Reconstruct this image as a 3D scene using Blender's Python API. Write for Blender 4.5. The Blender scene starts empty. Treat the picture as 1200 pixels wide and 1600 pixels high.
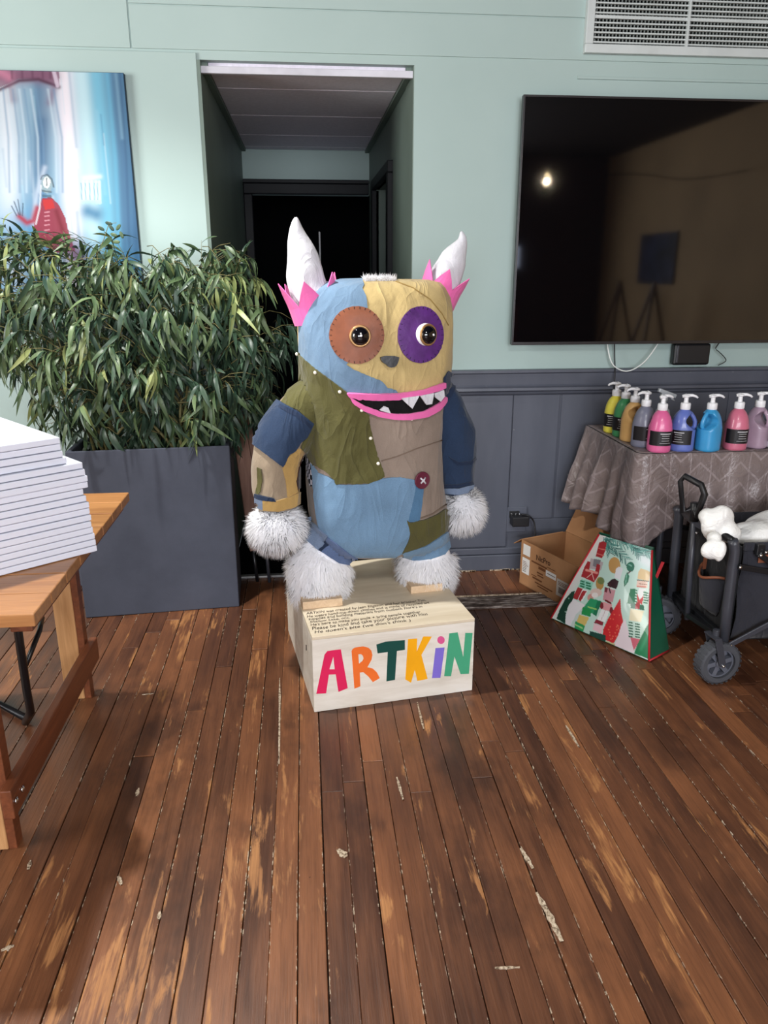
import bpy, bmesh, math, random
import numpy as np
from mathutils import Vector, Matrix, noise
from mathutils.bvhtree import BVHTree
from mathutils.geometry import delaunay_2d_cdt, tessellate_polygon
random.seed(7)
scene = bpy.context.scene
COL = scene.collection
PI = math.pi

# ------------------------------------------------------------------ camera
CAM_H, PITCH, YAW, FOC = 1.45, math.radians(17.5), math.radians(5.8), 1200.0
Fv = Vector((math.sin(YAW)*math.cos(PITCH), math.cos(YAW)*math.cos(PITCH), -math.sin(PITCH)))
Rv = Vector((math.cos(YAW), -math.sin(YAW), 0)); Uv = Rv.cross(Fv); Cv = Vector((0, 0, CAM_H))
cd = bpy.data.cameras.new('camera'); cam = bpy.data.objects.new('camera', cd); COL.objects.link(cam)
cd.sensor_fit = 'VERTICAL'; cd.sensor_height = 36; cd.lens = 27.0; cd.clip_start = 0.05
cam.matrix_world = Matrix(((Rv.x, Uv.x, -Fv.x, 0), (Rv.y, Uv.y, -Fv.y, 0), (Rv.z, Uv.z, -Fv.z, CAM_H), (0, 0, 0, 1)))
scene.camera = cam
# ------------------------------------------------------------------ world, lights, exposure
w = bpy.data.worlds.new('world'); scene.world = w; w.use_nodes = True
w.node_tree.nodes['Background'].inputs[0].default_value = (0.75, 0.85, 1, 1)
w.node_tree.nodes['Background'].inputs[1].default_value = 0.4
vs = scene.view_settings; vs.view_transform = 'Standard'; vs.look = 'None'; vs.gamma = 1; vs.use_curve_mapping = False
vs.exposure = 0.0
def area(name, loc, target, sx, sy, power, col):
    l = bpy.data.lights.new(name, 'AREA'); l.shape = 'RECTANGLE'; l.size = sx; l.size_y = sy
    l.energy = power; l.color = col
    o = bpy.data.objects.new(name, l); COL.objects.link(o); o.location = loc
    o.rotation_euler = (Vector(target)-Vector(loc)).to_track_quat('-Z', 'Y').to_euler()
    return o
area('window_light', (0.2, -4.6, 1.75), (0.2, 3, 1.2), 4.6, 1.5, 295, (0.97, 0.98, 1.0))
area('side_window_light', (-3.4, 1.5, 1.9), (-.3, 3.5, 1.7), 1.5, 1.5, 135, (1.0, 0.99, 0.96))
area('ceiling_panel_light', (0.6, -0.4, 2.96), (0.4, 1.6, 0), .6, .6, 62, (1.0, 0.97, 0.93))
def downlight(x, y, p, size=105):
    l = bpy.data.lights.new('downlight', 'SPOT'); l.energy = p; l.spot_size = math.radians(size); l.spot_blend = .75; l.shadow_soft_size = .05; l.color = (1.0, .985, .93)
    o = bpy.data.objects.new('downlight', l); COL.objects.link(o); o.location = (x, y, 2.94)
downlight(-.80, 2.48, 270)

# ------------------------------------------------------------------ pixel to point helpers
def ray(x, y): return Fv + (x-600)/FOC*Rv - (y-800)/FOC*Uv
def onZ(x, y, z=0.0): d = ray(x, y); return Cv + d*((z-CAM_H)/d.z)
def onY(x, y, Y): d = ray(x, y); return Cv + d*(Y/d.y)
def onX(x, y, X): d = ray(x, y); return Cv + d*(X/d.x)
# ------------------------------------------------------------------ objects
WM = {}
def tag(o, label=None, cat=None, group=None, kind=None):
    if label: o['label'] = label
    if cat: o['category'] = cat
    if group: o['group'] = group
    if kind: o['kind'] = kind
    return o
def thing(name, label, cat, loc=(0, 0, 0), rz=0.0, group=None):
    o = bpy.data.objects.new(name, None); COL.objects.link(o)
    o.empty_display_size = 0.1
    o.location = loc; o.rotation_euler = (0, 0, rz)
    WM[o.name] = Matrix.Translation(loc) @ Matrix.Rotation(rz, 4, 'Z')
    return tag(o, label, cat, group)
class MB:
    """collects geometry of one mesh"""
    def __init__(s): s.v = []; s.f = []; s.mi = []; s.uv = None
    def add(s, vs_, fs, mi=0):
        b = len(s.v); s.v.extend(Vector(p) for p in vs_)
        s.f.extend(tuple(i+b for i in f) for f in fs); s.mi.extend([mi]*len(fs)); return s
    def box(s, x0, y0, z0, x1, y1, z1, M=None, mi=0):
        vs_ = [Vector((x, y, z)) for z in (z0, z1) for y in (y0, y1) for x in (x0, x1)]
        if M: vs_ = [M @ p for p in vs_]
        return s.add(vs_, [(0, 2, 3, 1), (4, 5, 7, 6), (0, 1, 5, 4), (2, 6, 7, 3), (0, 4, 6, 2), (1, 3, 7, 5)], mi)
    def bar(s, a, b, w_, h_, mi=0, up=(0, 0, 1)):
        a = Vector(a); b = Vector(b); d = (b-a).normalized(); u = Vector(up)
        if abs(d.dot(u)) > .95: u = Vector((0, 1, 0))
        x = d.cross(u).normalized()*w_/2; y = x.cross(d).normalized()*h_/2
        vs_ = [p+q for p in (a, b) for q in (-x-y, x-y, x+y, -x+y)]
        return s.add(vs_, [(0, 1, 2, 3), (7, 6, 5, 4), (0, 4, 5, 1), (1, 5, 6, 2), (2, 6, 7, 3), (3, 7, 4, 0)], mi)
    def rings(s, rings, cap=True, mi=0, closed=True):
        n = len(rings[0]); b = len(s.v); fs = []
        for k in range(len(rings)-1):
            for i in range(n if closed else n-1):
                j = (i+1) % n
                fs.append((k*n+i, k*n+j, (k+1)*n+j, (k+1)*n+i))
        if cap: fs.append(tuple(reversed(range(n)))); fs.append(tuple(range((len(rings)-1)*n, len(rings)*n)))
        return s.add([p for r in rings for p in r], fs, mi)
    def tube(s, pts, r, n=8, mi=0, cap=True):
        pts = [Vector(p) for p in pts]; rs = r if isinstance(r, (list, tuple)) else [r]*len(pts)
        u = None; rings = []
        for k, p in enumerate(pts):
            d = (pts[min(k+1, len(pts)-1)]-pts[max(k-1, 0)]).normalized()
            if u is None: u = d.orthogonal().normalized()
            u = (u-d*u.dot(d)).normalized(); v = d.cross(u)
            rings.append([p+(u*math.cos(t)+v*math.sin(t))*rs[k] for t in [2*PI*i/n for i in range(n)]])
        return s.rings(rings, cap, mi)
    def ell(s, c, rx, ry, rz, nu=16, nv=10, M=None, mi=0):
        c = Vector(c); rings = []
        for k in range(nv+1):
            a = -PI/2+PI*k/nv; q = max(math.cos(a), .002)
            r_ = [Vector((rx*q*math.cos(2*PI*i/nu), ry*q*math.sin(2*PI*i/nu), rz*math.sin(a))) for i in range(nu)]
            rings.append([c+(M @ p if M else p) for p in r_])
        return s.rings(rings, True, mi)
    def lathe(s, prof, n=24, c=(0, 0, 0), M=None, mi=0):
        c = Vector(c); rings = []
        for r, z in prof:
            rr = [Vector((max(r, .0003)*math.cos(2*PI*i/n), max(r, .0003)*math.sin(2*PI*i/n), z)) for i in range(n)]
            rings.append([c+(M @ p if M else p) for p in rr])
        return s.rings(rings, True, mi)
    def torus(s, c, R, r, M=None, n=28, m=8, mi=0):
        c = Vector(c); rings = []
        for k in range(n+1):
            a = 2*PI*k/n; q = [Vector(((R+r*math.cos(b))*math.cos(a), (R+r*math.cos(b))*math.sin(a), r*math.sin(b))) for b in [2*PI*i/m for i in range(m)]]
            rings.append([c+(M @ p if M else p) for p in q])
        return s.rings(rings, False, mi)
    def prism(s, outer, holes, base, ux, uy, nrm, h, mi=0):
        """flat outline (2D) with thickness h along nrm"""
        loops = [outer]+list(holes); flat = [p for l in loops for p in l]
        tris = tessellate_polygon([[Vector((p[0], p[1], 0)) for p in l] for l in loops])
        base = Vector(base); P3 = [base+ux*p[0]+uy*p[1] for p in flat]; N = len(P3)
        vs_ = [p+nrm*h for p in P3]+P3
        fs = [tuple(t) for t in tris]; o = 0
        for l in loops:
            for i in range(len(l)):
                j = (i+1) % len(l); fs.append((o+i, o+j, N+o+j, N+o+i))
            o += len(l)
        return s.add(vs_, fs, mi)
    def build(s, name, mats, parent=None, smooth=False, local=False, recalc=True, bevel=0, kind=None, label=None, remesh=0, subsurf=0, autosm=None):
        if not isinstance(mats, (list, tuple)): mats = [mats]
        vv = s.v
        if parent is not None and not local:
            inv = WM[parent.name].inverted(); vv = [inv @ p for p in vv]
        me = bpy.data.meshes.new(name); me.from_pydata([tuple(p) for p in vv], [], s.f)
        for m in mats: me.materials.append(m)
        if len(mats) > 1: me.polygons.foreach_set('material_index', s.mi)
        if recalc:
            bm = bmesh.new(); bm.from_mesh(me); bmesh.ops.recalc_face_normals(bm, faces=bm.faces); bm.to_mesh(me); bm.free()
        if smooth or autosm:
            me.polygons.foreach_set('use_smooth', [True]*len(me.polygons))
            if autosm:
                me.set_sharp_from_angle(angle=math.radians(autosm))
        o = bpy.data.objects.new(name, me); COL.objects.link(o)
        if parent is not None: o.parent = parent; WM[o.name] = WM[parent.name]
        else: WM[o.name] = Matrix.Identity(4)
        if bevel:
            b = o.modifiers.new('bevel', 'BEVEL'); b.width = bevel; b.segments = 2; b.limit_method = 'ANGLE'; b.angle_limit = math.radians(40)
        if remesh:
            b = o.modifiers.new('remesh', 'REMESH'); b.mode = 'VOXEL'; b.voxel_size = remesh; b.use_smooth_shade = True
            q = o.modifiers.new('smooth', 'SMOOTH'); q.factor = .6; q.iterations = 6
        if subsurf:
            b = o.modifiers.new('subsurf', 'SUBSURF'); b.levels = subsurf; b.render_levels = subsurf
        if kind: o['kind'] = kind
        if label: o['label'] = label
        return o
def place(o, loc, rz=0.0):
    o.location = loc; o.rotation_euler = (0, 0, rz); WM[o.name] = Matrix.Translation(loc) @ Matrix.Rotation(rz, 4, 'Z'); return o
# ------------------------------------------------------------------ materials
def lin(c):
    r = []
    for v in c[:3]:
        v = v/255; r.append(v/12.92 if v <= .04045 else ((v+.055)/1.055)**2.4)
    return (*r, 1)
class NT:
    def __init__(s, name):
        s.m = bpy.data.materials.new(name); s.m.use_nodes = True; s.t = s.m.node_tree; s.b = s.t.nodes['Principled BSDF']
    def n(s, typ, **kw):
        o = s.t.nodes.new('ShaderNode'+typ)
        for k, v in kw.items(): setattr(o, k, v)
        return o
    def set(s, sock, v):
        if hasattr(v, 'is_output') or isinstance(v, bpy.types.NodeSocket): s.t.links.new(v, sock)
        else: sock.default_value = v
    def geo(s): return s.n('NewGeometry').outputs['Position']
    def coord(s, k='Object'): return s.n('TexCoord').outputs[k]
    def mapp(s, v, scale=(1, 1, 1), loc=(0, 0, 0), rot=(0, 0, 0)):
        o = s.n('Mapping'); s.set(o.inputs['Vector'], v); o.inputs['Scale'].default_value = scale
        o.inputs['Rotation'].default_value = rot
        s.set(o.inputs['Location'], loc); return o.outputs[0]
    def noise(s, v, scale=5, detail=4, rough=.55, dist=0.0):
        o = s.n('TexNoise'); s.set(o.inputs['Vector'], v); o.inputs['Scale'].default_value = scale
        o.inputs['Detail'].default_value = detail; o.inputs['Roughness'].default_value = rough; o.inputs['Distortion'].default_value = dist
        return o.outputs[0]
    def math(s, op, a, b=0.0, c=None, clamp=False):
        o = s.n('Math', operation=op, use_clamp=clamp); s.set(o.inputs[0], a); s.set(o.inputs[1], b)
        if c is not None: s.set(o.inputs[2], c)
        return o.outputs[0]
    def rng(s, v, a, b, c=0.0, d=1.0):
        o = s.n('MapRange'); o.clamp = True; s.set(o.inputs[0], v)
        for i, x in enumerate((a, b, c, d)): o.inputs[i+1].default_value = x
        return o.outputs[0]
    def mix(s, f, a, b, mode='MIX'):
        o = s.n('Mix', data_type='RGBA', blend_type=mode); s.set(o.inputs[0], f); s.set(o.inputs[6], a); s.set(o.inputs[7], b)
        return o.outputs[2]
    def ramp(s, v, stops):
        o = s.n('ValToRGB'); s.set(o.inputs[0], v); e = o.color_ramp.elements
        while len(e) < len(stops): e.new(.5)
        for k, (p, c) in enumerate(stops): e[k].position = p; e[k].color = c
        return o.outputs[0]
    def vec(s, x, y, z):
        o = s.n('CombineXYZ'); s.set(o.inputs[0], x); s.set(o.inputs[1], y); s.set(o.inputs[2], z); return o.outputs[0]
    def sep(s, v):
        o = s.n('SeparateXYZ'); s.set(o.inputs[0], v); return o.outputs
    def bump(s, h, strength=.3, dist=.005):
        o = s.n('Bump'); s.set(o.inputs['Height'], h); o.inputs['Strength'].default_value = strength; o.inputs['Distance'].default_value = dist
        s.set(s.b.inputs['Normal'], o.outputs[0])
    def out(s, col, rough=.6, spec=.4, metal=0.0):
        s.set(s.b.inputs['Base Color'], col); s.set(s.b.inputs['Roughness'], rough)
        s.b.inputs['Specular IOR Level'].default_value = spec; s.b.inputs['Metallic'].default_value = metal
        return s.m
def plain(name, c, rough=.6, spec=.4, metal=0.0, var=.06, nscale=8, bump=.08, bscale=60, coat=0.0):
    t = NT(name); g = t.coord(); n1 = t.noise(g, nscale, 3); L = lin(c)
    dk = tuple(x*(1-var*2.2) for x in L[:3])+(1,); lt = tuple(min(1, x*(1+var*1.6)) for x in L[:3])+(1,)
    col = t.ramp(n1, [(.3, dk), (.5, L), (.7, lt)])
    if bump: t.bump(t.noise(g, bscale, 3), bump, .004)
    if coat: t.b.inputs['Coat Weight'].default_value = coat
    return t.out(col, rough, spec, metal)
def fabric(name, c, weave=900, rough=.92, var=.10, wr=.35, wscale=9, fleck=.10, k=.74):
    wr *= 1.7
    t = NT(name); g = t.coord(); L = tuple(x*k for x in lin(c)[:3])+(1,)
    n1 = t.noise(g, 7, 4); fine = t.noise(t.mapp(g, (1, 1, 1.6)), weave*.35, 2)
    col = t.ramp(n1, [(.3, tuple(x*(1-var*1.8) for x in L[:3])+(1,)), (.5, L), (.72, tuple(min(1, x*(1+var*1.5)) for x in L[:3])+(1,))])
    col = t.mix(t.rng(fine, .35, .65, 0, fleck), col, tuple(min(1, x*1.9+.01) for x in L[:3])+(1,))
    fo = t.math('ABSOLUTE', t.math('SUBTRACT', t.noise(t.mapp(g, (1, 1, .42), rot=(0, .7, 0)), wscale*.9, 2, .45, 1.2), .5))
    h = t.math('ADD', t.math('ADD', t.math('MULTIPLY', t.noise(t.mapp(g, (1, 1, .6), rot=(0, .5, 0)), wscale*1.6, 3, .5, .8), .6), t.math('MULTIPLY', t.math('POWER', fo, .6), -.9)), t.math('MULTIPLY', fine, .05))
    t.bump(h, wr, .02)
    t.b.inputs['Sheen Weight'].default_value = .15
    return t.out(col, rough, .2)
def emis(name, c, s):
    t = NT(name); t.b.inputs['Emission Color'].default_value = lin(c); t.b.inputs['Emission Strength'].default_value = s
    return t.out((0, 0, 0, 1), .5)
def vcol(name, rough=.5, spec=.4, coat=0.0):
    t = NT(name); a = t.n('VertexColor'); a.layer_name = 'paint'
    n1 = t.noise(t.coord(), 300, 2); t.bump(n1, .1, .002)
    if coat: t.b.inputs['Coat Weight'].default_value = coat
    return t.out(a.outputs[0], rough, spec)
def wood(name, dark, light, axis='Y', rough=.4, spec=.4, grain=1.0, knots=True):
    t = NT(name); rnd = t.n('ObjectInfo').outputs['Random']
    off = t.vec(t.math('MULTIPLY', rnd, 13.1), t.math('MULTIPLY', rnd, 7.7), t.math('MULTIPLY', rnd, 3.3))
    sc = {'X': (1.2, 18, 18), 'Y': (18, 1.2, 18), 'Z': (18, 18, 1.2)}[axis]
    v = t.mapp(t.coord(), sc, off)
    a = t.noise(v, 1.6*grain, 6, .6, 1.2); b = t.noise(v, 7*grain, 3)
    k = t.math('ADD', t.math('MULTIPLY', a, .7), t.math('MULTIPLY', b, .3))
    mid = tuple((x+y)/2 for x, y in zip(lin(dark), lin(light)))
    col = t.ramp(k, [(.33, lin(dark)), (.5, mid), (.66, lin(light))])
    col = t.mix(t.rng(rnd, 0, 1, 0, .35), col, lin(dark), 'MULTIPLY') if grain < 0 else col
    t.bump(b, .12, .002)
    return t.out(col, rough, spec)

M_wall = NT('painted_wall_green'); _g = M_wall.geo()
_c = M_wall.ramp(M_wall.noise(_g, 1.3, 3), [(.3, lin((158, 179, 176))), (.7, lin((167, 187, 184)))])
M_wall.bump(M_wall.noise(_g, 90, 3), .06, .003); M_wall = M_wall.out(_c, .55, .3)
M_recess = plain('recess_shaded_green', (108, 124, 116), .5, .3, nscale=2, bump=.05)  # wall green darkened, with the passage shade put into the colour
M_slate = NT('painted_panelling_slate'); _g = M_slate.geo()
_c = M_slate.ramp(M_slate.noise(M_slate.mapp(_g, (2, 2, .6)), 3, 5), [(.3, lin((74, 78, 90))), (.7, lin((88, 92, 104)))])
_c = M_slate.mix(M_slate.rng(M_slate.noise(_g, 38, 2), .74, .78, 0, .5), _c, lin((150, 150, 150)))
M_slate.bump(M_slate.noise(M_slate.mapp(_g, (60, 60, 6)), 1, 4), .15, .002); M_slate = M_slate.out(_c, .42, .4)
M_blackpaint = plain('black_gloss_trim', (16, 19, 24), .55, .25, var=.1, bump=.03)
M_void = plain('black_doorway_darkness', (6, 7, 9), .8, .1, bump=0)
M_black = plain('black_plastic', (22, 22, 25), .42, .45, bump=.05)
M_blackmet = plain('black_coated_metal', (24, 25, 28), .33, .5, bump=.03)
M_greymet = plain('grey_coated_metal', (62, 64, 72), .34, .5, bump=.03)
M_chrome = plain('bright_steel', (210, 212, 215), .2, .6, metal=1, bump=0)
M_whitepl = plain('white_plastic', (235, 236, 240), .4, .45, var=.02, bump=.02)
M_ventw = plain('vent_white_enamel', (196, 204, 204), .5, .4, var=.03, bump=.03)
M_cable = plain('white_cable_rubber', (225, 230, 228), .5, .4, bump=0)
M_ceilp = NT('recess_ceiling_board'); _g = M_ceilp.geo()
M_ceilp = M_ceilp.out(M_ceilp.ramp(M_ceilp.noise(_g, 60, 4), [(.35, lin((232, 226, 240))), (.65, lin((242, 236, 250)))]), .8, .2)
M_tan = plain('tan_tinted_wall', (196, 168, 128), .7, .3, nscale=1.5)  # green side wall with its mirrored warm tint put into the colour
M_dark = plain('dark_brown_ceiling', (48, 40, 36), .8, .2, nscale=2)

# floorboards: worn stained timber. UV = (across board 0..1, metres along)
t = NT('worn_stained_floorboard'); g = t.geo(); rnd = t.n('ObjectInfo').outputs['Random']; X, Y, Z = t.sep(g)
uv = t.n('UVMap'); uv.uv_map = 'UVMap'; U_, V_, _ = t.sep(uv.outputs[0])
ro = t.math('MULTIPLY', rnd, 37.0)
vg = t.vec(t.math('ADD', X, ro), t.math('ADD', Y, t.math('MULTIPLY', rnd, 11.0)), 0.0)
grain = t.noise(t.mapp(vg, (55, 2.6, 1)), 1, 7, .62, .6)
fineg = t.noise(t.mapp(vg, (220, 7, 1)), 1, 3, .6)
tone = t.math('ADD', t.math('MULTIPLY', t.noise(t.mapp(vg, (9, 2.2, 1)), 1, 5), .60), t.math('MULTIPLY', rnd, .26))
tone = t.math('ADD', tone, t.math('MULTIPLY', grain, .30))
base = t.ramp(tone, [(.30, lin((54, 33, 25))), (.44, lin((82, 51, 36))), (.58, lin((106, 67, 45))), (.76, lin((134, 86, 56)))])
# dark varnish blotches
blot = t.rng(t.noise(t.mapp(g, (3.2, 1.6, 1)), 1, 5, .65), .52, .64)
base = t.mix(t.math('MULTIPLY', blot, .62), base, lin((50, 32, 26)))
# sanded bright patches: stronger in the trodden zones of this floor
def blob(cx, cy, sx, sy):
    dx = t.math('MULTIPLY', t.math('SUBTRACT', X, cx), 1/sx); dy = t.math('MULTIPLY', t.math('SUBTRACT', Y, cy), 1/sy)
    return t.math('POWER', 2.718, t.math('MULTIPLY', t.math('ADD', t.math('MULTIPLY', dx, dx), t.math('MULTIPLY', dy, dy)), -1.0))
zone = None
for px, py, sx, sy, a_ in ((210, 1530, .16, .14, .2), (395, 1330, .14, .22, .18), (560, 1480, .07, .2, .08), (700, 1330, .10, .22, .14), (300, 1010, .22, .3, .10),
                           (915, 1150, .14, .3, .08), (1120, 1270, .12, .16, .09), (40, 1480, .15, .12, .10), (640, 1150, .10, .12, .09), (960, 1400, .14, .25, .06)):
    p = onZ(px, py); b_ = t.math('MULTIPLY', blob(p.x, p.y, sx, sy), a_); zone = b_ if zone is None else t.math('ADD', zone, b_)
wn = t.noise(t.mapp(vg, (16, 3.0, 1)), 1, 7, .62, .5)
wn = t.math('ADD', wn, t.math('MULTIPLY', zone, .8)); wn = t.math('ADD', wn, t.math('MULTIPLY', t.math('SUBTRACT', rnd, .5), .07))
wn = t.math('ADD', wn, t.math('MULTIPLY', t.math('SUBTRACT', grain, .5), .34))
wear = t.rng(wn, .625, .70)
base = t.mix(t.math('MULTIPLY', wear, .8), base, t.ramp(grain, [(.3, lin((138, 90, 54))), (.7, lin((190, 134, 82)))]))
base = t.mix(t.rng(fineg, .5, .75, 0, .35), base, lin((48, 28, 18)))
base = t.mix(t.rng(t.noise(t.mapp(g, (26, 20, 1)), 1, 3, .7), .73, .76, 0, .7), base, lin((34, 20, 15)))
# pale filler chips along the joints
edge = t.math('ABSOLUTE', t.math('SUBTRACT', U_, .5)); chipn = t.noise(t.mapp(vg, (90, 45, 1)), 1, 3, .7)
chiplow = t.rng(t.noise(t.mapp(vg, (3, 2.2, 1)), 1, 2), .46, .60)
chipm = t.math('MULTIPLY', t.math('MULTIPLY', t.rng(edge, .452, .468), t.rng(chipn, .53, .60)), chiplow)
base = t.mix(t.math('MULTIPLY', chipm, .85), base, lin((205, 188, 165)))
flk = t.rng(t.noise(t.mapp(g, (30, 12, 1), (4, 4, 0)), 1, 2, .5), .795, .81)
base = t.mix(t.math('MULTIPLY', flk, .8), base, lin((205, 186, 160)))
t.bump(t.math('ADD', t.math('ADD', grain, t.math('MULTIPLY', fineg, .4)), t.math('MULTIPLY', chipm, 1.0)), .35, .0025)
M_floor = t.out(base, t.rng(t.math('ADD', t.math('MULTIPLY', grain, .5), t.math('MULTIPLY', wear, .4)), .2, .8, .33, .62), .4)
t = NT('joint_filler_pale'); M_filler = t.out(t.ramp(t.noise(t.coord(), 120, 4, .7), [(.35, lin((70, 52, 40))), (.5, lin((170, 152, 130))), (.7, lin((215, 200, 180)))]), .85, .2)
t = NT('worn_ribbed_strip'); g = t.geo()
M_strip = t.out(t.ramp(t.noise(t.mapp(g, (14, 160, 160)), 1, 5, .7), [(.38, lin((48, 36, 32))), (.5, lin((96, 84, 78))), (.64, lin((175, 165, 158)))]), .85, .2)
M_seam = plain('dark_brown_knot', (28, 18, 14), .9, .1, bump=0)  # even dark brown, used for the knot hole in the plinth
# ================================================================== SETTING
WY = 3.575   # face of the far wall
def struct(name, mb, m, **k): return mb.build(name, m, kind='structure', **k)
XL, XR, YB, ZC = -3.7, 4.5, -4.8, 3.0
RX0, RX1, RZ, RY = -.39, .49, 2.262, 5.85
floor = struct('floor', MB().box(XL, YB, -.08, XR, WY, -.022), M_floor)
m = floor.data; uvl = m.uv_layers.new(name='UVMap')
for i in range(len(uvl.data)): uvl.data[i].uv = (.5, .5)
# individual boards
BW = .0645; gap = .0022; x = .009-22*BW; rr = random.Random(3); pieces = []
while x < 2.55:
    ys = [.70]; y = .70
    far = WY-.014
    while True:
        y += rr.uniform(1.1, 2.6)
        if y > far-.35: break
        ys.append(y)
    ys.append(far)
    jx = rr.uniform(-.0012, .0012)
    for a, b in zip(ys[:-1], ys[1:]): pieces.append((x+gap/2+jx, x+BW-gap/2+jx, a+.0012, b-.0012))
    x += BW
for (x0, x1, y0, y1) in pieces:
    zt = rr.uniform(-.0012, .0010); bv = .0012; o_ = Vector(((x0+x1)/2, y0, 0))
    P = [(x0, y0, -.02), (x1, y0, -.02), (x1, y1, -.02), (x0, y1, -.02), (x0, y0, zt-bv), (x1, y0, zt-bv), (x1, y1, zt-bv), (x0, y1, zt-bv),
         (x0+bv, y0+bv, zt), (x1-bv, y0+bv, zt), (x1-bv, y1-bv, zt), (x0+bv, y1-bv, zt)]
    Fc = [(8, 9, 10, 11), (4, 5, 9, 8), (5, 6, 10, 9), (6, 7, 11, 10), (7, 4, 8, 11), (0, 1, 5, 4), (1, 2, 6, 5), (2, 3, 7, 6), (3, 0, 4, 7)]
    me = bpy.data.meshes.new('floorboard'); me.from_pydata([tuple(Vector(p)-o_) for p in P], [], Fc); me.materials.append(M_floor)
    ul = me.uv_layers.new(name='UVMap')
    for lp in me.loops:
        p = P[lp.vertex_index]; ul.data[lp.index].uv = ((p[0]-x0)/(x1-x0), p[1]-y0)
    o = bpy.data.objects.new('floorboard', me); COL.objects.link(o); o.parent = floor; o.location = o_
# gouged filler patches
def filler(pts, wpx, name='filler_patch'):
    mb = MB(); P = [onZ(*p) for p in pts]; n = 9; L = []; Rr = []
    for k in range(n+1):
        s_ = k/n*(len(P)-1); i = min(int(s_), len(P)-2); p = P[i].lerp(P[i+1], s_-i)
        ww = wpx*(.35+.65*math.sin(PI*min(max(k/n, .06), .94)))*rr.uniform(.6, 1.2)
        d = (P[-1]-P[0]).normalized(); nn = Vector((-d.y, d.x, 0))
        L.append(p-nn*ww+Vector((0, 0, .0024))); Rr.append(p+nn*ww+Vector((0, 0, .0024)))
    vs_ = L+Rr+[q-Vector((0, 0, .004)) for q in L+Rr]; N = n+1; fs = []
    for k in range(n): fs += [(k, k+1, N+k+1, N+k), (k, 2*N+k, 2*N+k+1, k+1), (N+k, N+k+1, 3*N+k+1, 3*N+k)]
    mb.add(vs_, fs); mb.build(name, M_filler, floor)
for pts, ww in (([(838, 1395), (858, 1430), (878, 1472)], .0085), ([(814, 1326), (833, 1358)], .006), ([(437, 1060), (437, 1105), (436, 1195)], .004),
                ([(528, 1328), (541, 1340)], .012), ([(773, 1513), (812, 1512)], .003), ([(185, 1370), (190, 1383)], .006), ([(44, 1360), (48, 1345)], .005),
                ([(652, 1098), (662, 1140)], .004), ([(884, 1134), (905, 1168)], .004), ([(217, 1232), (213, 1245)], .005), ([(248, 1437), (250, 1425)], .005),
                ([(22, 1478), (2, 1486)], .006), ([(240, 1084), (222, 1086)], .003), ([(620, 1215), (630, 1250)], .004)):
    filler(pts, ww)
# worn ribbed strip in front of the right wall
g_ = struct('trim_3', MB().box(.50, 3.09, .001, 1.36, 3.215, .004), M_strip)
for k in range(9):
    y0 = 3.093+k*.0136
    MB().box(.50+rr.uniform(0, .02), y0, .004, 1.36, y0+.0085, .010+rr.uniform(-.002, .002)).build('rib', M_strip, g_)
MB().box(.50, 3.212, .001, 1.36, 3.219, .013).build('edge_strip', M_filler, g_)
# walls
wf = MB(); T = .25
wf.box(XL, WY, 0, RX0, WY+T, ZC); wf.box(RX1, WY, 0, XR, WY+T, ZC); wf.box(RX0, WY, RZ, RX1, WY+T, ZC)
wall_front = struct('wall_front', wf, M_wall)
MB().box(XL, WY-.010, 0, -.400, WY, 2.285).build('wall_board', M_wall, wall_front, bevel=.002)
MB().box(-.65, WY-.006, 2.296, XR, WY, 2.449).build('wall_board', M_wall, wall_front, bevel=.0015)
MB().box(XL, WY-.006, 2.296, -.656, WY, ZC).build('wall_board', M_wall, wall_front, bevel=.0015)
MB().box(-.65, WY-.006, 2.453, XR, WY, ZC).build('wall_board', M_wall, wall_front, bevel=.0015)
MB().box(RX1+.7, WY-.008, 2.225, XR, WY, 2.236).build('panel_joint_strip', M_wall, wall_front, bevel=.001)
struct('wall_left', MB().box(XL-.2, YB, 0, XL, WY, ZC), M_tan)
struct('wall_right', MB().box(XR, YB, 0, XR+.2, WY, ZC), M_tan)
struct('wall_rear', MB().box(XL, YB-.2, 0, XR, YB, ZC), plain('dark_red_brown_wall', (70, 42, 40), .7, .3))
struct('ceiling', MB().box(XL, YB, ZC, XR, WY, ZC+.1), M_dark)
# passage recess
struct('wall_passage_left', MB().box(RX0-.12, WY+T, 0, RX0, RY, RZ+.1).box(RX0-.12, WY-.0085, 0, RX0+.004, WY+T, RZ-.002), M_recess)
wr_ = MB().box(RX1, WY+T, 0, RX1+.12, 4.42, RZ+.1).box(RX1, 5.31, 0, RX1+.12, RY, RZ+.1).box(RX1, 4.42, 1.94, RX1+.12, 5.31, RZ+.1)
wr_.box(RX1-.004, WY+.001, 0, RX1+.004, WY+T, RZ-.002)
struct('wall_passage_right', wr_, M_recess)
BX0, BX1, BZ = -.33, .485, 1.955
struct('wall_passage_back', MB().box(RX0, RY, BZ, RX1, RY+.1, RZ+.1).box(RX0, RY, 0, BX0-.03, RY+.1, BZ), M_wall)
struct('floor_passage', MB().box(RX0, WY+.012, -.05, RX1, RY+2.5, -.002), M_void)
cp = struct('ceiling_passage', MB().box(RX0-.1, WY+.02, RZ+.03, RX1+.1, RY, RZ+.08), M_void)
yj = [WY+.04, 3.97, 4.61, 5.24, 5.70, RY-.005]
for a, b in zip(yj[:-1], yj[1:]):
    MB().box(RX0+.03, a+.006, RZ-.022, RX1-.03, b-.006, RZ+.03).build('ceiling_panel', M_ceilp, cp, bevel=.003)
struct('trim_1', MB().box(RX0+.001, WY+.012, RZ-.045, RX1-.001, WY+.036, RZ-.018), M_ceilpw := plain('pale_strip', (205, 205, 215), .6, .3), bevel=.003)
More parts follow.
